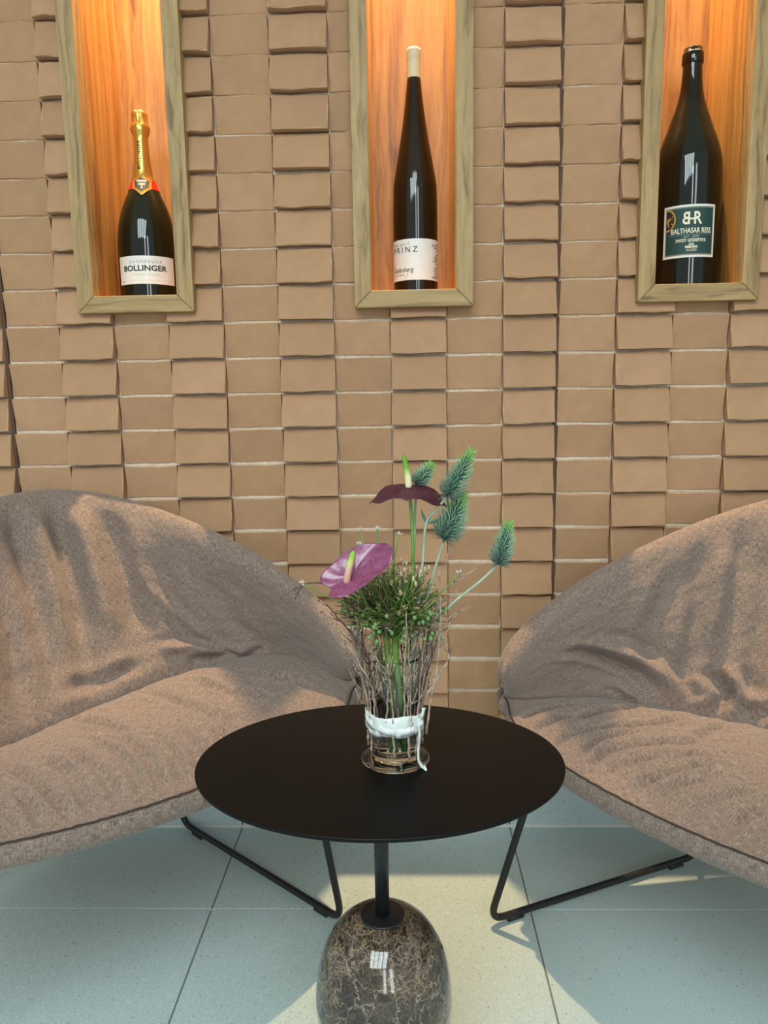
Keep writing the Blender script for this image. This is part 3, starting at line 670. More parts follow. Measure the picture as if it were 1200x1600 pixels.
# sparkling wine bottle
b1 = empty('wine_bottle', (-0.5492, BY, ZF)); tag(b1, 'dark green sparkling wine bottle with gold foil neck and white label', 'bottle', 'display bottles in the wall niches')
Z = lambda z: z - ZF
body = [(0.040, Z(ZF)), (0.0575, 0.001), (0.0620, 0.006), (0.0622, 0.03), (0.0620, Z(1.2716)), (0.0614, Z(1.298)), (0.0588, Z(1.3245)), (0.0530, Z(1.351)), (0.0440, Z(1.377)), (0.0315, Z(1.4054)), (0.0228, Z(1.4287)), (0.0190, Z(1.4441)), (0.0155, Z(1.475)), (0.0140, Z(1.5055)), (0.0142, Z(1.52)), (0.0150, Z(1.555))]
bp = smooth_prof(body, 5); rf1 = radius_fn(bp)
lathe('glass_body', bp, M_gd, b1, 64)
foil = [(rf1(z) + .0007, z) for z in np.linspace(Z(1.4245), Z(1.512), 24)] + [(0.0158, Z(1.516)), (0.0185, Z(1.5225)), (0.0198, Z(1.530)), (0.0188, Z(1.5365)), (0.0164, Z(1.5395)), (0.0162, Z(1.555)), (0.0160, Z(1.5605)), (0.0135, Z(1.5635)), (0.001, Z(1.5645))]
v, f = lathe_data(foil, 56)
vv = []
for k, p in enumerate(v):
    z = p[2]
    if z > Z(1.512):
        a = math.atan2(p[1], p[0]); s = 1 + 0.055 * math.sin(a * 8 + 3 * math.sin(z * 300)) * min(1, (z - Z(1.512)) / .01) + 0.03 * math.sin(a * 13 + z * 500); p = (p[0] * s, p[1] * s, p[2] + .0006 * math.sin(a * 5))
    vv.append(p)
link('gold_foil', mesh_of(vv, f, M_gold, smooth=True), b1)
lathe('red_band', [(rf1(z) + .0009, z) for z in np.linspace(Z(1.4030), Z(1.4250), 10)], M_red, b1, 56, None, (False, False))
A1 = math.radians(12)
neck = Flat().add(text_fit('BOLLINGER', 0.0600, 0.0070, bold=0.0004, space=1.08))
neck.v = [(-y, x) for x, y in neck.v]
wrap('neck_lettering', neck, rf1, A1 - .25, Z(1.4745), M_ink, b1, .0010)
sh = lambda s: strips([(s * x, s * y) for x, y in ((-.0, -.0200), (-.0105, -.0105), (-.0165, -.0075), (-.0150, 0.001), (-.0175, .0075), (-.0085, .0105), (0, .0165), (.0085, .0105), (.0175, .0075), (.0150, .001), (.0165, -.0075), (.0105, -.0105))])
cr = wrap('neck_crest', Flat().add(sh(1.28)), rf1, A1 - .02, Z(1.4125), M_gold, b1, .0016)
wrap('crest_shield', Flat().add(sh(.92)), rf1, A1 - .02, Z(1.4130), M_ink, cr, .0022)
crs = Flat().add(text_fit('BOLLINGER', .020, .0034, bold=.0002), 0, .0062).add(text_fit('1829', .014, .0044, bold=.0002), 0, -.0008).add(rect(-.006, .006, .0018, .0022)).add(rect(-.0012, .0012, -.0062, -.0038)).add(poly([(0, -.011), (-.002, -.0085), (0, -.0070), (.002, -.0085)]))
wrap('crest_lettering', crs, rf1, A1 - .02, Z(1.4130), M_ivory, cr, .0027)
lw = 0.0665; lab = wrap('front_label', Flat().add(rect(-lw, lw, -.0285, .0285, 24)), rf1, A1, Z(1.2335), M_paper, b1, .0007)
L1 = Flat().add(text_fit('BOLLINGER', .0960, .0118, bold=.0004), -.002, .0035)
wrap('lettering', L1, rf1, A1, Z(1.2335), M_ink, lab, .0012)
L2 = Flat().add(text_fit('CHAMPAGNE', .0700, .0058, space=1.3), 0, .0165)
wrap('lettering', L2, rf1, A1, Z(1.2335), M_ink2, lab, .0012)
L3 = Flat().add(text_fit('SPECIAL CUVÉE', .0600, .0056, space=1.2), 0, -.0090).add(rect(-.05, .05, -.0216, -.0212, 12)).add(text_fit('BRUT', .0120, .0036), .054, -.0225).add(rect(-.060, -.050, -.0238, -.0212, 3))
wrap('lettering', L3, rf1, A1, Z(1.2335), M_ink3, lab, .0012)

# slim hock bottle
b2 = empty('wine_bottle', (0.0302, BY, ZF)); tag(b2, 'slim tall brown wine bottle with cream capsule and white wraparound label', 'bottle', 'display bottles in the wall niches')
body = [(0.032, 0.0), (0.0445, .001), (0.0470, .005), (0.0472, .03), (0.0473, Z(1.2918)), (0.0476, Z(1.3325)), (0.0464, Z(1.393)), (0.0443, Z(1.413)), (0.0374, Z(1.4528)), (0.0299, Z(1.4923)), (0.0238, Z(1.5316)), (0.0185, Z(1.5705)), (0.0140, Z(1.6129)), (0.0130, Z(1.63)), (0.0130, Z(1.667))]
bp = smooth_prof(body, 5); rf2 = radius_fn(bp); lathe('glass_body', bp, M_gb, b2, 64)
lathe('capsule', [(rf2(Z(1.6125)) + .0002, Z(1.6125)), (0.0139, Z(1.614)), (0.0135, Z(1.645)), (0.0137, Z(1.6485)), (0.0148, Z(1.6500)), (0.0150, Z(1.666)), (0.0146, Z(1.6690)), (0.0130, Z(1.6705)), (0.001, Z(1.6708))], M_cream, b2, 48)
A2 = math.radians(-1); lw = 0.0665; lab = wrap('front_label', Flat().add(rect(-lw, lw, -.0415, .0415, 28)), rf2, A2, Z(1.2450), M_paper, b2, .0006)
T = Flat().add(text_flat('PRINZ', .0165, space=1.5), -.0270, .0195)
wrap('lettering', T, rf2, A2, Z(1.2450), M_ink, lab, .0011)
T = Flat().add(text_flat('Weingut F.', .0080, space=1.3), -.0335, .0315)
wrap('lettering', T, rf2, A2, Z(1.2450), M_ink2, lab, .0011)
T = Flat()
for k_, (xr_, w_) in enumerate(((-.0470, .006), (-.0250, .019))):
    q = random.Random(k_); x = xr_ - w_
    while x < xr_ - .0006: l_ = min(q.uniform(.0015, .0045), xr_ - x); T.add(rect(x, x + l_, -.0312, -.0292)); x += l_ + .0008
wrap('lettering', T, rf2, A2, Z(1.2450), M_ink2, lab, .0011)['kind'] = 'stuff'
T = Flat().add(text_flat('Grafenberg', .0140, shear=.35, sx=.85), -.0330, -.0205)
s_ = [(-.0170, -.0205), (-.0185, -.030), (-.0215, -.036), (-.0255, -.0365)]
for p, q in zip(s_[:-1], s_[1:]): T.add(poly([p, q, (q[0] + .0007, q[1] + .0004), (p[0] + .0007, p[1] + .0004)]))
wrap('lettering', T, rf2, A2, Z(1.2450), M_ink, lab, .0011)
def tiny_line(fl, xr, y, w_, h_, seed):
    """a line of print too small to read: a row of short dashes ending at xr"""
    q = random.Random(seed); x = xr - w_
    while x < xr - .0006:
        l_ = min(q.uniform(.0012, .0045), xr - x); fl.add(rect(x, x + l_, y - h_ / 2, y + h_ / 2)); x += l_ + .0007
for k, w_ in enumerate((.004, .0235, .0165, .006, .0, .009, .0155, None, None, .0095, .0085, .0165, .0175, .0150, .0170, None)):
    y = .0345 - k * .0047; T = Flat()
    if w_: tiny_line(T, .0605, y, w_, .0016, k)
    elif w_ is None: w2, h2, t2 = {7: (.0140, .0056, '1500 ml'), 8: (.0200, .0036, 'Alc. 12,5 % vol'), 15: (.0230, .0036, 'RHEINGAU')}[k]; T.add(text_fit(t2, w2, h2, bold=.0001), .0605 - w2 / 2, y)
    if T.v: ob = wrap('lettering', T, rf2, A2, Z(1.2450), M_ink, lab, .0011); ob['kind'] = 'stuff'

# large green-labelled bottle
b3 = empty('wine_bottle', (0.6022, BY, ZF)); tag(b3, 'oversized near-black wine bottle with dark green white-bordered label', 'bottle', 'display bottles in the wall niches')
body = [(0.050, 0.0), (0.0625, .001), (0.0665, .006), (0.0670, .04), (0.0672, Z(1.2789)), (0.0676, Z(1.3594)), (0.0664, Z(1.419)), (0.0645, Z(1.4387)), (0.0598, Z(1.4583)), (0.0535, Z(1.4778)), (0.0462, Z(1.4972)), (0.0394, Z(1.5167)), (0.0325, Z(1.536)), (0.0266, Z(1.5553)), (0.0227, Z(1.5745)), (0.0205, Z(1.5936)), (0.0192, Z(1.615)), (0.0190, Z(1.624))]
bp = smooth_prof(body, 5); rf3 = radius_fn(bp); lathe('glass_body', bp, M_gk, b3, 72)
lathe('lip', [(0.0190, Z(1.6225)), (0.0207, Z(1.6240)), (0.0214, Z(1.6265)), (0.0214, Z(1.6430)), (0.0205, Z(1.6455)), (0.0190, Z(1.6462)), (0.0188, Z(1.6525)), (0.0180, Z(1.6540)), (0.001, Z(1.6545))], M_gk, b3, 48)
A3 = math.radians(-13); lw = .0535; lh = .0515; zc = Z(1.2850); TL = 0.0
lab = wrap('front_label', Flat().add(rect(-lw, lw, -lh, lh, 24)), rf3, A3, zc, M_paper, b3, .0007)
wrap('label_border', Flat().add(rect(-lw + .0045, lw - .0045, -lh + .0045, lh - .0045, 24)), rf3, A3, zc, M_gpatt, lab, .0011)
wrap('label_field', Flat().add(rect(-lw + .0062, lw - .0062, -lh + .0072, lh - .0072, 24)), rf3, A3, zc, M_green_label, lab, .0015)
T = Flat().add(text_flat('B', .0335, sx=-.82, bold=.0008), -.0075, .0235).add(text_flat('R', .0335, sx=.82, bold=.0008), .0135, .0235).add(rect(-.004, .010, .0215, .0250))
T.f = [tuple(q) for q in T.f]
T.add(text_fit('BALTHASAR RESS', .0800, .0105, bold=.0003), .0030, .0005)
T.add(text_fit('»von unserm«', .0600, .0066, bold=.0001), .0025, -.0185).add(text_fit('2022', .0105, .0040, bold=.0002), .0035, -.0262).add(text_fit('RIESLING', .0235, .0050, bold=.0004), .0035, -.0315).add(text_fit('TROCKEN', .0210, .0045), .0035, -.0378)
wrap('lettering', T, rf3, A3, zc, M_ivory, lab, .0029)
T = Flat().add(text_fit('EST  1870', .0290, .0042), .003, -.0112).add(rect(-.042, .044, -.0071, -.0066, 12))
wrap('lettering', T, rf3, A3, zc, plain('sage_print', srgb(170, 186, 172), .6), lab, .0020)
T = Flat(); n = 28
arc = [(-lw + .0058 + .0195 * max(0.0, math.cos(-PI / 2 + PI * i / n)), (.0240) + .0225 * math.sin(-PI / 2 + PI * i / n)) for i in range(n + 1)]
em = wrap('emblem', Flat().add(poly(arc)), rf3, A3, zc, M_goldp, lab, .0019)
T = Flat(); rr_ = random.Random(9)
T.add(poly([(x * 1 + (-lw + .006 - x) * .18, .0240 + (y - .0240) * .82) for x, y in arc]))
wrap('emblem_field', T, rf3, A3, zc, M_ink, em, .0022)
T = Flat()
for k in range(26):
    q = rr_.uniform(-1.2, 1.2); rd = rr_.uniform(.1, .72); x = -lw + .0062 + .0195 * rd * math.cos(q); y = .0240 + .0225 * rd * math.sin(q); s_ = rr_.uniform(.0008, .0022)
    T.add(poly([(x - s_, y), (x, y - s_ * rr_.uniform(.6, 1.6)), (x + s_, y + s_ * .3), (x + s_ * .2, y + s_)]))
wrap('emblem_figure', T, rf3, A3, zc, M_goldp, em, .0025)

# ------------------------------------------------------------------ vase (worked out at a nominal size, set on the table at the end)
_before = set(bpy.data.objects)
VX, VY, VZ = -0.0180, -0.5680, 0.4502
M_glass = mat_glass('clear_glass', (0.94, 0.98, 0.96, 1), 0.0, 1.45); M_water = mat_glass('water', (0.95, 0.98, 0.97, 1), 0.0, 1.33)
vz = empty('glass_vase', (VX, VY, VZ)); tag(vz, 'clear footed glass vase standing on the black table', 'vase')
outer = [(0.001, 0.0), (0.0455, 0.0), (0.0468, 0.0022), (0.0455, 0.0042), (0.040, 0.0058), (0.0352, 0.0085), (0.0338, 0.014), (0.0342, 0.05), (0.0352, 0.10), (0.0362, 0.135), (0.0372, 0.153)]
inner = [(0.0359, 0.153), (0.0348, 0.135), (0.0337, 0.10), (0.0324, 0.05), (0.0318, 0.020), (0.028, 0.0135), (0.001, 0.0125)]
lathe('glass_wall', smooth_prof(outer, 4) + [(0.0366, 0.1538)] + smooth_prof(inner, 4), M_glass, vz, 64, None, (True, True))
lathe('water', [(0.001, 0.0122), (0.0283, 0.0131), (0.0323, 0.0200), (0.0329, 0.05), (0.0339, 0.089), (0.001, 0.089)], M_water, vz, 56, None, (True, True))
# ribbon round the twigs
M_ribbon = mat_mottle('white_ribbon', srgb(196, 202, 196), srgb(232, 238, 234), 70, 0.7, 0.3)
rb = empty('ribbon', (VX, VY, VZ + .062)); tag(rb, 'white crinkled ribbon tied round the twigs and vase', 'ribbon')
v = []; f = []; n = 72
for i in range(n):
    a = 2 * PI * i / n; r = .0405 + .0008 * math.sin(a * 7) + .0006 * math.sin(a * 17)
    zc_ = .0012 * math.sin(a * 3 + 1); hh = .0145 + .0012 * math.sin(a * 5)
    for k, (dr, t) in enumerate(((0, -1), (.0012, -.6), (-.0003, -.2), (.0014, .2), (-.0002, .6), (.0006, 1))):
        v.append(((r + dr + .0006 * math.sin(a * 11 + k)) * math.sin(a), -(r + dr) * math.cos(a), zc_ + t * hh))
for i in range(n):
    for k in range(5): f.append((i * 6 + k, ((i + 1) % n) * 6 + k, ((i + 1) % n) * 6 + k + 1, i * 6 + k + 1))
me = mesh_of(v, f, M_ribbon, smooth=True); o = link('band', me, rb); md = o.modifiers.new('thick', 'SOLIDIFY'); md.thickness = .0008
def strip(name, pts, w, mat, parent, tw=0.0):
    P_ = catmull(pts, 8); v = []; f = []
    for i, p in enumerate(P_):
        t = (P_[min(i + 1, len(P_) - 1)] - P_[max(i - 1, 0)]).normalized(); out = Vector((p.x, p.y, 0)).normalized(); s = t.cross(out).normalized(); s = (s * math.cos(tw * i) + out * math.sin(tw * i))
        ww = w * (1 + .12 * math.sin(i * .9)); v += [tuple(p - s * ww / 2), tuple(p + out * .0008), tuple(p + s * ww / 2)]
    for i in range(len(P_) - 1):
        for k in (0, 1): f.append((3 * i + k, 3 * i + k + 1, 3 * i + 4 + k, 3 * i + 3 + k))
    o = link(name, mesh_of(v, f, mat, smooth=True), parent); md = o.modifiers.new('thick', 'SOLIDIFY'); md.thickness = .0007; return o
kn = MB(); kn.blob((.0345, -.0235, .001), (.006, .0045, .0065), 0, 10, 7); kn.build('knot', M_ribbon, rb)
strip('ribbon_tail', [(.0345, -.0255, .001), (.0350, -.0270, -.018), (.0330, -.0300, -.036), (.0335, -.0330, -.050), (.0385, -.0350, -.0575), (.0430, -.0370, -.0595)], .0085, M_ribbon, rb, .02)
strip('ribbon_tail', [(.0345, -.0255, .003), (.0385, -.0270, .012), (.0410, -.0265, .024)], .006, M_ribbon, rb, .03)
strip('ribbon_wrap', [(.0415 * math.sin(a), -.0418 * math.cos(a), .004 - .010 * math.sin((a + 1.4) * .9)) for a in np.linspace(-1.5, .72, 9)], .011, M_ribbon, rb)

# ------------------------------------------------------------------ twigs
M_twig = mat_mottle('grey_brown_bark', srgb(122, 100, 86), srgb(196, 174, 156), 120, 0.85, 0.4); M_twigd = mat_mottle('dark_bark', srgb(58, 44, 38), srgb(110, 88, 76), 120, 0.85, 0.4)
def twig(pts, r0, r1, mat, label, branches=3, seed=0, bud=True):
    rr_ = random.Random(seed); mb = MB(); P_ = catmull(pts, 6)
    for i in range(1, len(P_) - 1): P_[i] = P_[i] + Vector((rr_.uniform(-1, 1), rr_.uniform(-1, 1), 0)) * .0011
    n = len(P_); mb.tube(P_, [r0 + (r1 - r0) * i / (n - 1) for i in range(n)], 5)
    for k in range(branches):
        i = rr_.randint(n // 2, n - 2); p = P_[i]; d = (P_[i + 1] - P_[i - 1]).normalized(); q = Vector((rr_.uniform(-1, 1), rr_.uniform(-.7, .7), rr_.uniform(-.2, .5))).normalized(); L = rr_.uniform(.012, .045)
        e1 = p + (d * .5 + q * .6).normalized() * L * .5; e2 = e1 + (d * .8 + q * .3).normalized() * L * .5
        mb.tube([p, e1, e2], [r1 * 1.0, r1 * .8, r1 * .5], 4)
        if bud: mb.blob(tuple(e2), (.0011, .0011, .0020), 0, 5, 3)
        if rr_.random() < .6: e3 = e1 + Vector((rr_.uniform(-1, 1), rr_.uniform(-.5, .5), rr_.uniform(0, 1))).normalized() * L * .4; mb.tube([e1, e3], [r1 * .7, r1 * .4], 4)
    o = mb.build('twig', mat); tag(o, label, 'twig', 'birch twigs tied round the vase'); return o
rt = random.Random(21)
for k in range(44):
    q_ = -1 + 2 * ((k + rt.uniform(.0, 1.)) / 32); a = 1.8 * math.copysign(abs(q_) ** .62, q_) if k < 32 else rt.uniform(1.8, 4.4)
    r = .0385 + rt.uniform(-.0008, .0010); z0 = (rt.uniform(.008, .020) if k % 3 == 0 else rt.uniform(.040, .047)) if k < 32 else .012; top = rt.uniform(.15, .235); lean = rt.uniform(-.35, .35); sp = rt.uniform(.0, .024)
    g = lambda a_, r_, z_: (VX + r_ * math.sin(a_), VY - r_ * math.cos(a_), VZ + z_)
    pts = [g(a - lean * .35, max(r, .0385), z0 + .006), g(a, r, .045 if z0 < .03 else .062), g(a + lean * .2, r + .0005, .085), g(a + lean * .6, r + .003 + sp * .4, .085 + (top - .085) * .55), g(a + lean, r + .004 + sp, top)]
    twig(pts, rt.uniform(.0013, .0021), .0009, M_twig if k % 4 else M_twigd, ('pale bare birch twig' if k % 4 else 'dark brown birch twig') + (' bound to the back of the glass vase' if k >= 32 else ' bound to the left side of the glass vase' if a < -.55 else ' bound across the front of the glass vase' if a < .55 else ' bound to the right side of the glass vase'), rt.randint(3, 6), 100 + k)
D_ = VY
wild = [([(-.048, D_ - .03, .60), (-.075, D_ - .03, .645), (-.095, D_ - .025, .668), (-.108, D_ - .02, .683)], 'dark twig poking out to the left of the bouquet', M_twigd),
        ([(.028, D_ - .02, .60), (.045, D_ - .015, .640), (.062, D_ - .01, .662), (.080, D_ - .01, .672)], 'short twig poking right below the long thistle stem', M_twig),
        ([(.030, D_, .64), (.050, D_ + .01, .690), (.075, D_ + .01, .708), (.106, D_ + .012, .728)], 'twig crossing behind the long thistle stem at right', M_twig),
        ([(.026, D_ - .03, .50), (.034, D_ - .032, .56), (.042, D_ - .03, .61), (.047, D_ - .03, .69), (.045, D_ - .03, .73)], 'pale thick twig standing tall at the right of the bouquet', M_twig),
        ([(.022, D_ - .034, .55), (.044, D_ - .03, .585), (.056, D_ - .03, .61), (.050, D_ - .03, .64)], 'curved twig looping out right above the ribbon', M_twig),
        ([(-.05, D_ - .03, .575), (-.072, D_ - .03, .62), (-.066, D_ - .03, .66)], 'twig leaning out at the left rim of the vase', M_twig),
        ([(-.06, D_ - .01, .66), (-.10, D_ + .0, .70), (-.135, D_ + .01, .705), (-.155, D_ + .01, .69)], 'long hair-thin twig arching left in front of the left chair', M_twigd)]
for k, (p, l, m) in enumerate(wild): twig(p, .0017, .0007, m, l, 3, 900 + k)

# ------------------------------------------------------------------ flowers
M_stem = mat_mottle('green_stem', srgb(86, 124, 44), srgb(126, 160, 66), 60, 0.45); M_stemd = mat_mottle('deep_green_stem', srgb(56, 80, 34), srgb(98, 118, 56), 60, 0.5)
M_sage = mat_mottle('sage_stem', srgb(140, 164, 142), srgb(178, 194, 172), 50, 0.55)
def spathe(name, c, ax, nrm, ln, wd, droop, cup, mat, parent, lobe=.22, tipk=.10):
    """heart shaped leaf: ax = from notch to tip, nrm = face"""
    ax = Vector(ax).normalized(); nrm = Vector(nrm); nrm = (nrm - ax * nrm.dot(ax)).normalized(); sd = nrm.cross(ax); nu, nv = 40, 22; v = []; f = []
    for i in range(nu):
        th = 2 * PI * i / nu
        # heart outline, notch at th=pi
        rr_ = 0.5 * (1 + 0.06 * math.cos(2 * th)); x = math.cos(th); y = math.sin(th)
        notch = lobe * math.exp(-((th - PI) / .33) ** 2); tipx = tipk * math.exp(-((min(th, 2 * PI - th)) / .30) ** 2)
        for j in range(nv):
            s = (j + .0) / (nv - 1); px = (x * rr_ * (1 - notch * 1.5 * s) + tipx * s) * s * ln; py = y * rr_ * s * wd
            px += -0.0 * ln
            z = -droop * (py / (wd * .5)) ** 2 + cup * (abs(px) / (ln * .5)) ** 2 * (1 if px > 0 else .6) + .0022 * math.cos(5 * th) * s * s - .003 * math.exp(-(py / (wd * .05)) ** 2) * s
            z += .0009 * math.sin(9 * th + 5 * s) * s
            p = Vector(c) + ax * px + sd * py + nrm * z; v.append(tuple(p))
    for i in range(nu):
        for j in range(nv - 1): f.append((i * nv + j, ((i + 1) % nu) * nv + j, ((i + 1) % nu) * nv + j + 1, i * nv + j + 1))
    o = link(name, mesh_of(v, f, mat, smooth=True), parent); md = o.modifiers.new('thick', 'SOLIDIFY'); md.thickness = .0007; return o
def mat_spathe(name, a, b, vein, rough):
    m = NT(name); v = m.coord('Object'); n = m.noise(v, 45, 4, .6, 1.2); w = m.n('ShaderNodeTexVoronoi', feature='DISTANCE_TO_EDGE'); w.inputs['Scale'].default_value = 70; m.l(v, w.inputs['Vector'])
    c = m.ramp(n.outputs[0], [(.35, a), (.65, b)]); c = m.mix(m.ramp(w.outputs[0], [(0, (.45, .45, .45, 1)), (.05, (0, 0, 0, 1))]), c, vein); m.color(c); m.set(Roughness=rough); m.b.inputs['Coat Weight'].default_value = .35 if rough < .3 else .05; m.b.inputs['Coat Roughness'].default_value = .15; m.bump(w.outputs[0], .25, .001); return m.mat
# dark anthurium, tall
c1 = Vector((.0055, D_ + .003, .8395))
an1 = empty('anthurium', (VX, VY, VZ + .02)); tag(an1, 'tall anthurium with a dark maroon drooping spathe', 'flower', 'anthuriums in the vase')
off = Vector((VX, VY, VZ + .02))
R_ = lambda pts: [tuple(Vector(p) - off) for p in pts]
sp = spathe('spathe', c1 - off, (-.06, -.85, -.20), (0.02, -.48, 1), .052, .112, .030, -.004, mat_spathe('maroon_spathe', srgb(58, 20, 36), srgb(80, 32, 50), srgb(44, 14, 27), .5), an1, .30)
M_spx1 = mat_grad('spadix_cream_to_green', [(0, srgb(236, 226, 190)), (.35, srgb(226, 220, 150)), (.6, srgb(120, 160, 50)), (1, srgb(92, 140, 36))], .3695, .4140)
tube('spadix', R_(catmull([(.0055, D_ + .0, .8395), (.0045, D_ - .003, .855), (.0020, D_ - .005, .870), (-.0005, D_ - .006, .8835)], 5)), [.0046] * 5 + [.0042] * 5 + [.0038] * 4 + [.0030, .0012], M_spx1, an1, 12)
tube('stem', R_(catmull([(.0055, D_ + .002, .8385), (.0090, D_ + .002, .80), (.0100, D_ + .003, .74), (.0060, D_ + .002, .66), (-.006, D_ - .002, .56), (-.012, D_ - .004, .474)], 6)), .0024, M_stem, an1, 10)
# pink anthurium, lower left
an2 = empty('anthurium', (VX, VY, VZ + .02)); tag(an2, 'glossy purple-pink anthurium tilted out to the lower left', 'flower', 'anthuriums in the vase')
c2 = Vector((-.0640, D_ - .055, .7350))
sp = spathe('spathe', c2 - off, (.80, .10, .47), (-.34, -.66, .60), .106, .066, -.010, .004, mat_spathe('purple_spathe', srgb(120, 56, 90), srgb(146, 80, 114), srgb(96, 40, 70), .22), an2, .20, .0)
M_spx2 = mat_grad('spadix_pink_to_green', [(0, srgb(222, 170, 156)), (.45, srgb(216, 172, 150)), (.62, srgb(196, 200, 110)), (.8, srgb(140, 180, 60)), (1, srgb(130, 172, 56))], .252, .300)
q0 = Vector((-.0770, D_ - .060, .7235))
tube('spadix', R_(catmull([q0, q0 + Vector((.003, -.006, .015)), q0 + Vector((.007, -.008, .030)), q0 + Vector((.011, -.008, .043))], 5)), [.0046] * 5 + [.0044] * 5 + [.0040] * 4 + [.0032, .0014], M_spx2, an2, 12)
tube('stem', R_(catmull([c2 + Vector((-.010, .003, -.006)), (-.060, D_ - .04, .705), (-.046, D_ - .026, .66), (-.036, D_ - .016, .60), (-.024, D_ - .006, .53), (-.018, D_ - .004, .474)], 6)), .0024, M_stemd, an2, 10)
# thistle like heads
M_core = plain('thistle_core', srgb(52, 78, 66), .8)
def thistle(base, tip, stem, w, label, seed, nspk=190):
    rr_ = random.Random(seed); base = Vector(base); tip = Vector(tip); ax = (tip - base); L = ax.length; q = ax.normalized().to_track_quat('Z', 'Y')
    e = empty('thistle', stem[-1]); tag(e, label, 'flower', 'thistle stems in the vase'); o0 = Vector(stem[-1])
    mb = MB(); mb.blob((0, 0, L * .42), (w * .24, w * .24, L * .46), 1, 10, 8)
    for k in range(nspk):
        t = (k + rr_.random()) / nspk; a = k * 2.39996 + rr_.uniform(-.2, .2); h = t * L * .93; env = (math.sin(PI * min(1, (t * .92 + .14))) ** .7) * (1 - .45 * t)
        r0 = w * .26 * env; ln = w * (.50 - .18 * t) * rr_.uniform(.75, 1.2); up = .20 + .70 * t + rr_.uniform(-.15, .15)
        p0 = Vector((r0 * math.cos(a), r0 * math.sin(a), h)); d = Vector((math.cos(a), math.sin(a), up)).normalized(); p1 = p0 + d * ln * .55; p2 = p0 + (d + Vector((0, 0, .35))).normalized() * ln
        mb.tube([p0, p1, p2], [.0012, .0009, .0001], 3, 0, False)
    g = mat_grad('thistle_green', [(0, srgb(92, 118, 106)), (.30, srgb(134, 164, 142)), (.62, srgb(152, 184, 148)), (.85, srgb(152, 192, 122)), (1, srgb(148, 196, 92))], 0, L, .6)
    hd = mb.build('flower_head', [g, M_core], e); hd.location = base - o0; hd.rotation_mode = 'QUATERNION'; hd.rotation_quaternion = q
    bb = MB()
    for k in range(9):
        a = 2 * PI * k / 9 + rr_.uniform(-.3, .3); d = Vector((math.cos(a), math.sin(a), rr_.uniform(-.35, .25))); ln = w * rr_.uniform(.45, .72)
        p0 = d * .002; p1 = p0 + d * ln * .5; p2 = p0 + d * ln + Vector((0, 0, -.001)); s = Vector((-math.sin(a), math.cos(a), 0)) * .0011
        bb.add([p0 - s, p1 - s * 1.3, p2, p1 + s * 1.3, p0 + s, p1 + Vector((0, 0, .0006))], [(0, 1, 5), (1, 2, 5), (2, 3, 5), (3, 4, 5), (4, 0, 5)])
    br = bb.build('bract', mat_mottle('dark_bract', srgb(48, 66, 66), srgb(84, 112, 104), 80, .6), e, False); br.location = base - o0; br.rotation_mode = 'QUATERNION'; br.rotation_quaternion = q
    P_ = catmull(stem, 6); n = len(P_); tube('stem', [tuple(p - o0) for p in P_], [.0016 + .0005 * i / n for i in range(n)], M_sage, e, 8)
    return e
thistle((.0575, D_ - .012, .8285), (.0900, D_ - .022, .8915), [(.0575, D_ - .012, .8285), (.045, D_ - .006, .812), (.0290, D_, .790), (.0240, D_ + .004, .74), (.016, D_ + .006, .66), (.002, D_ + .006, .56), (-.004, D_ + .004, .474)], .032, 'tallest green thistle head, its lime tip above all other flowers', 1)
thistle((.0535, D_ + .006, .7665), (.0800, D_ + .008, .8300), [(.0535, D_ + .006, .7665), (.047, D_ + .006, .745), (.038, D_ + .008, .715), (.022, D_ + .01, .65), (.006, D_ + .012, .56), (.0, D_ + .01, .474)], .040, 'broad blue-green thistle head just below the tallest one', 2, 240)
thistle((.0165, D_ + .022, .8400), (.0390, D_ + .022, .8700), [(.0165, D_ + .022, .8400), (.0140, D_ + .02, .80), (.0120, D_ + .018, .74), (.006, D_ + .016, .66), (-.006, D_ + .012, .56), (-.010, D_ + .01, .474)], .026, 'small thistle head half hidden behind the dark anthurium', 3, 130)
thistle((.1270, D_ - .006, .7335), (.1415, D_ - .008, .7940), [(.1270, D_ - .006, .7335), (.100, D_ - .006, .708), (.062, D_ - .004, .676), (.036, D_, .640), (.012, D_ + .004, .56), (.002, D_ + .002, .474)], .029, 'lone thistle head leaning far right on a long pale stem', 4)
lf = MB()
for (p, d, l) in (((.029, D_, .789), (-.35, -.2, 1), .024), ((.030, D_, .789), (1, -.2, .45), .022), ((.028, D_, .788), (.5, .3, .9), .018), ((.030, D_, .790), (.9, .2, .1), .016)):
    p = Vector(p); d = Vector(d).normalized(); s = d.cross(Vector((0, 1, 0))).normalized() * .0024; lf.add([p - s * .3, p + d * l * .45 - s, p + d * l, p + d * l * .45 + s, p + s * .3, p + d * l * .45 + Vector((0, -.001, 0))], [(0, 1, 5), (1, 2, 5), (2, 3, 5), (3, 4, 5), (4, 0, 5)])
lo = lf.build('leaf', mat_mottle('thistle_leaf', srgb(52, 84, 70), srgb(88, 124, 100), 60, .6), None, False)
for ob in bpy.data.objects:
    if ob.name == 'thistle': lo.parent = ob; lo.location = -ob.location
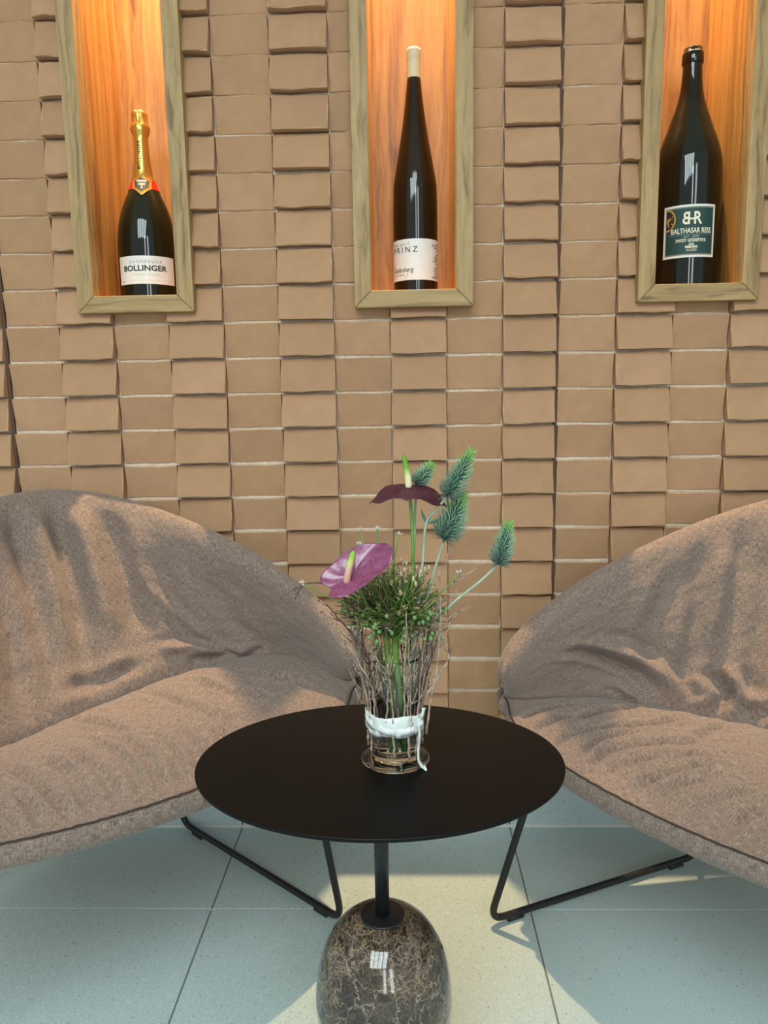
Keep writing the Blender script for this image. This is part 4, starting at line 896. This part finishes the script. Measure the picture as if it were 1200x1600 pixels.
# starry seed stems
M_star = plain('pale_floret', srgb(206, 196, 186), .8)
def star(end, start, label, seed, r=.006):
    rr_ = random.Random(seed); e = empty('star_floret', start); tag(e, label, 'flower', 'starry florets around the bouquet'); o0 = Vector(start); end = Vector(end)
    mid = (end + o0) * .5 + Vector((0, 0, -.004)); tube('stem', [tuple(p - o0) for p in catmull([end, mid, o0], 5)], .0010, M_stem, e, 6)
    mb = MB(); d0 = (end - mid).normalized()
    for k in range(9):
        d = (Vector((rr_.uniform(-1, 1), rr_.uniform(-1, 1), rr_.uniform(-1, 1))).normalized() + d0 * .7).normalized(); p = end - o0; mb.tube([p, p + d * r * .6, p + d * r], [.0009, .0007, .0002], 4)
    mb.build('floret', M_star, e)
hb = (-.035, D_ - .02, .665)
for k, (e_, l) in enumerate((((-.1400, D_ - .02, .7120), 'white star floret on the longest stem at far left of bouquet'), ((-.1060, D_ - .03, .7270), 'white star floret left of the pink anthurium, higher of two'), ((-.0990, D_ - .03, .7320), 'white star floret touching the left tip of the pink anthurium'), ((-.0610, D_ + .01, .7790), 'white star floret above the pink anthurium spadix'), ((-.0640, D_ + .0, .7620), 'small star floret beside the pink anthurium spadix'), ((-.0380, D_ + .01, .7800), 'white star floret between pink anthurium and tall stem'), ((-.0080, D_ + .0, .7740), 'brownish star floret just left of the tall dark anthurium stem'), ((.0720, D_ - .01, .7220), 'pale star floret at the right edge of the greenery'))):
    star(e_, (hb[0] + (.05 if e_[0] > .02 else 0), hb[1], hb[2]), l, 50 + k)
# dense seed head greenery
rf = random.Random(3); gm = MB(); 
C0 = Vector((-.014, D_ - .002, .600))
for k in range(430):
    a = rf.uniform(0, 2 * PI); ph = math.acos(rf.uniform(.05, 1)); R1 = rf.uniform(.75, 1.05)
    end = Vector((-.020 + .078 * R1 * math.sin(ph) * math.cos(a), D_ + .070 * R1 * math.sin(ph) * math.sin(a), .652 + .088 * R1 * math.cos(ph) * (.8 + .3 * rf.random())))
    st = C0 + Vector((rf.uniform(-.022, .022), rf.uniform(-.022, .022), rf.uniform(.02, .05))); md_ = (st + end) * .5 + Vector((rf.uniform(-.008, .008), rf.uniform(-.008, .008), .006))
    st = st + (md_ - st) * rf.uniform(.1, .6)
    m = 0 if rf.random() < .52 else (1 if rf.random() < .5 else 2)
    gm.tube(catmull([st, md_, end], 3), [.0011, .0011, .0010, .0010, .0009, .0008, .0007], 4, m, False)
    if m != 0 or rf.random() < .4:
        for q in range(3):
            d = Vector((rf.uniform(-1, 1), rf.uniform(-1, 1), rf.uniform(-.3, 1))).normalized() * rf.uniform(.003, .006); gm.tube([end, end + d], [.0007, .0003], 3, 2 if rf.random() < .6 else 3, False)
for k in range(64):
    a = rf.uniform(0, 2 * PI); r = rf.uniform(.7, 1.02); p = (-.018 + .072 * r * math.cos(a), D_ + .062 * r * math.sin(a), rf.uniform(.636, .680)); gm.blob(p, (.0032, .0032, .0034), 4, 6, 4)
for k in range(40):
    a = rf.uniform(0, 2 * PI); r = rf.uniform(.2, .9); p = (-.010 + .060 * r * math.cos(a), D_ + .055 * r * math.sin(a), rf.uniform(.70, .738)); gm.blob(p, (.0022, .0022, .0042), 3, 5, 4)
go = gm.build('seed_head_greenery', [M_stemd, M_stem, mat_mottle('dry_stalk', srgb(92, 76, 52), srgb(140, 120, 88), 60, .8), mat_mottle('dry_husk', srgb(168, 150, 116), srgb(206, 190, 158), 60, .8), plain('green_pod', srgb(112, 142, 84), .6)])
tag(go, 'dense tangle of green seed-head stalks filling the vase top', 'greenery', kind='stuff')
# thick green stems in the water
for k, (dx, dy, tx) in enumerate(((-.002, -.016, -.012), (.012, -.013, .004))):
    o = tube('cut_stem', [tuple(p) for p in catmull([(VX + dx, VY + dy, .470), (VX + dx * .8, VY + dy, .54), (VX + tx * .6, VY + dy * .5, .60), (VX + tx, VY,   .655)], 5)], .0050, M_stem, None, 12)
    tag(o, ('thick bright green stem on the left inside the vase', 'thick bright green stem on the right inside the vase')[k], 'stem', 'thick stems in the vase water')
# set the arrangement on the table top at its real size
VS = 0.902; VBASE = Vector((-0.0163, -0.6660, TZ + 0.0002))
for ob in list(bpy.data.objects):
    if ob not in _before and ob.parent is None:
        ob.location = VBASE + (Vector(ob.location) - Vector((VX, VY, VZ))) * VS; ob.scale = (VS, VS, VS)   # settle
#END_P3
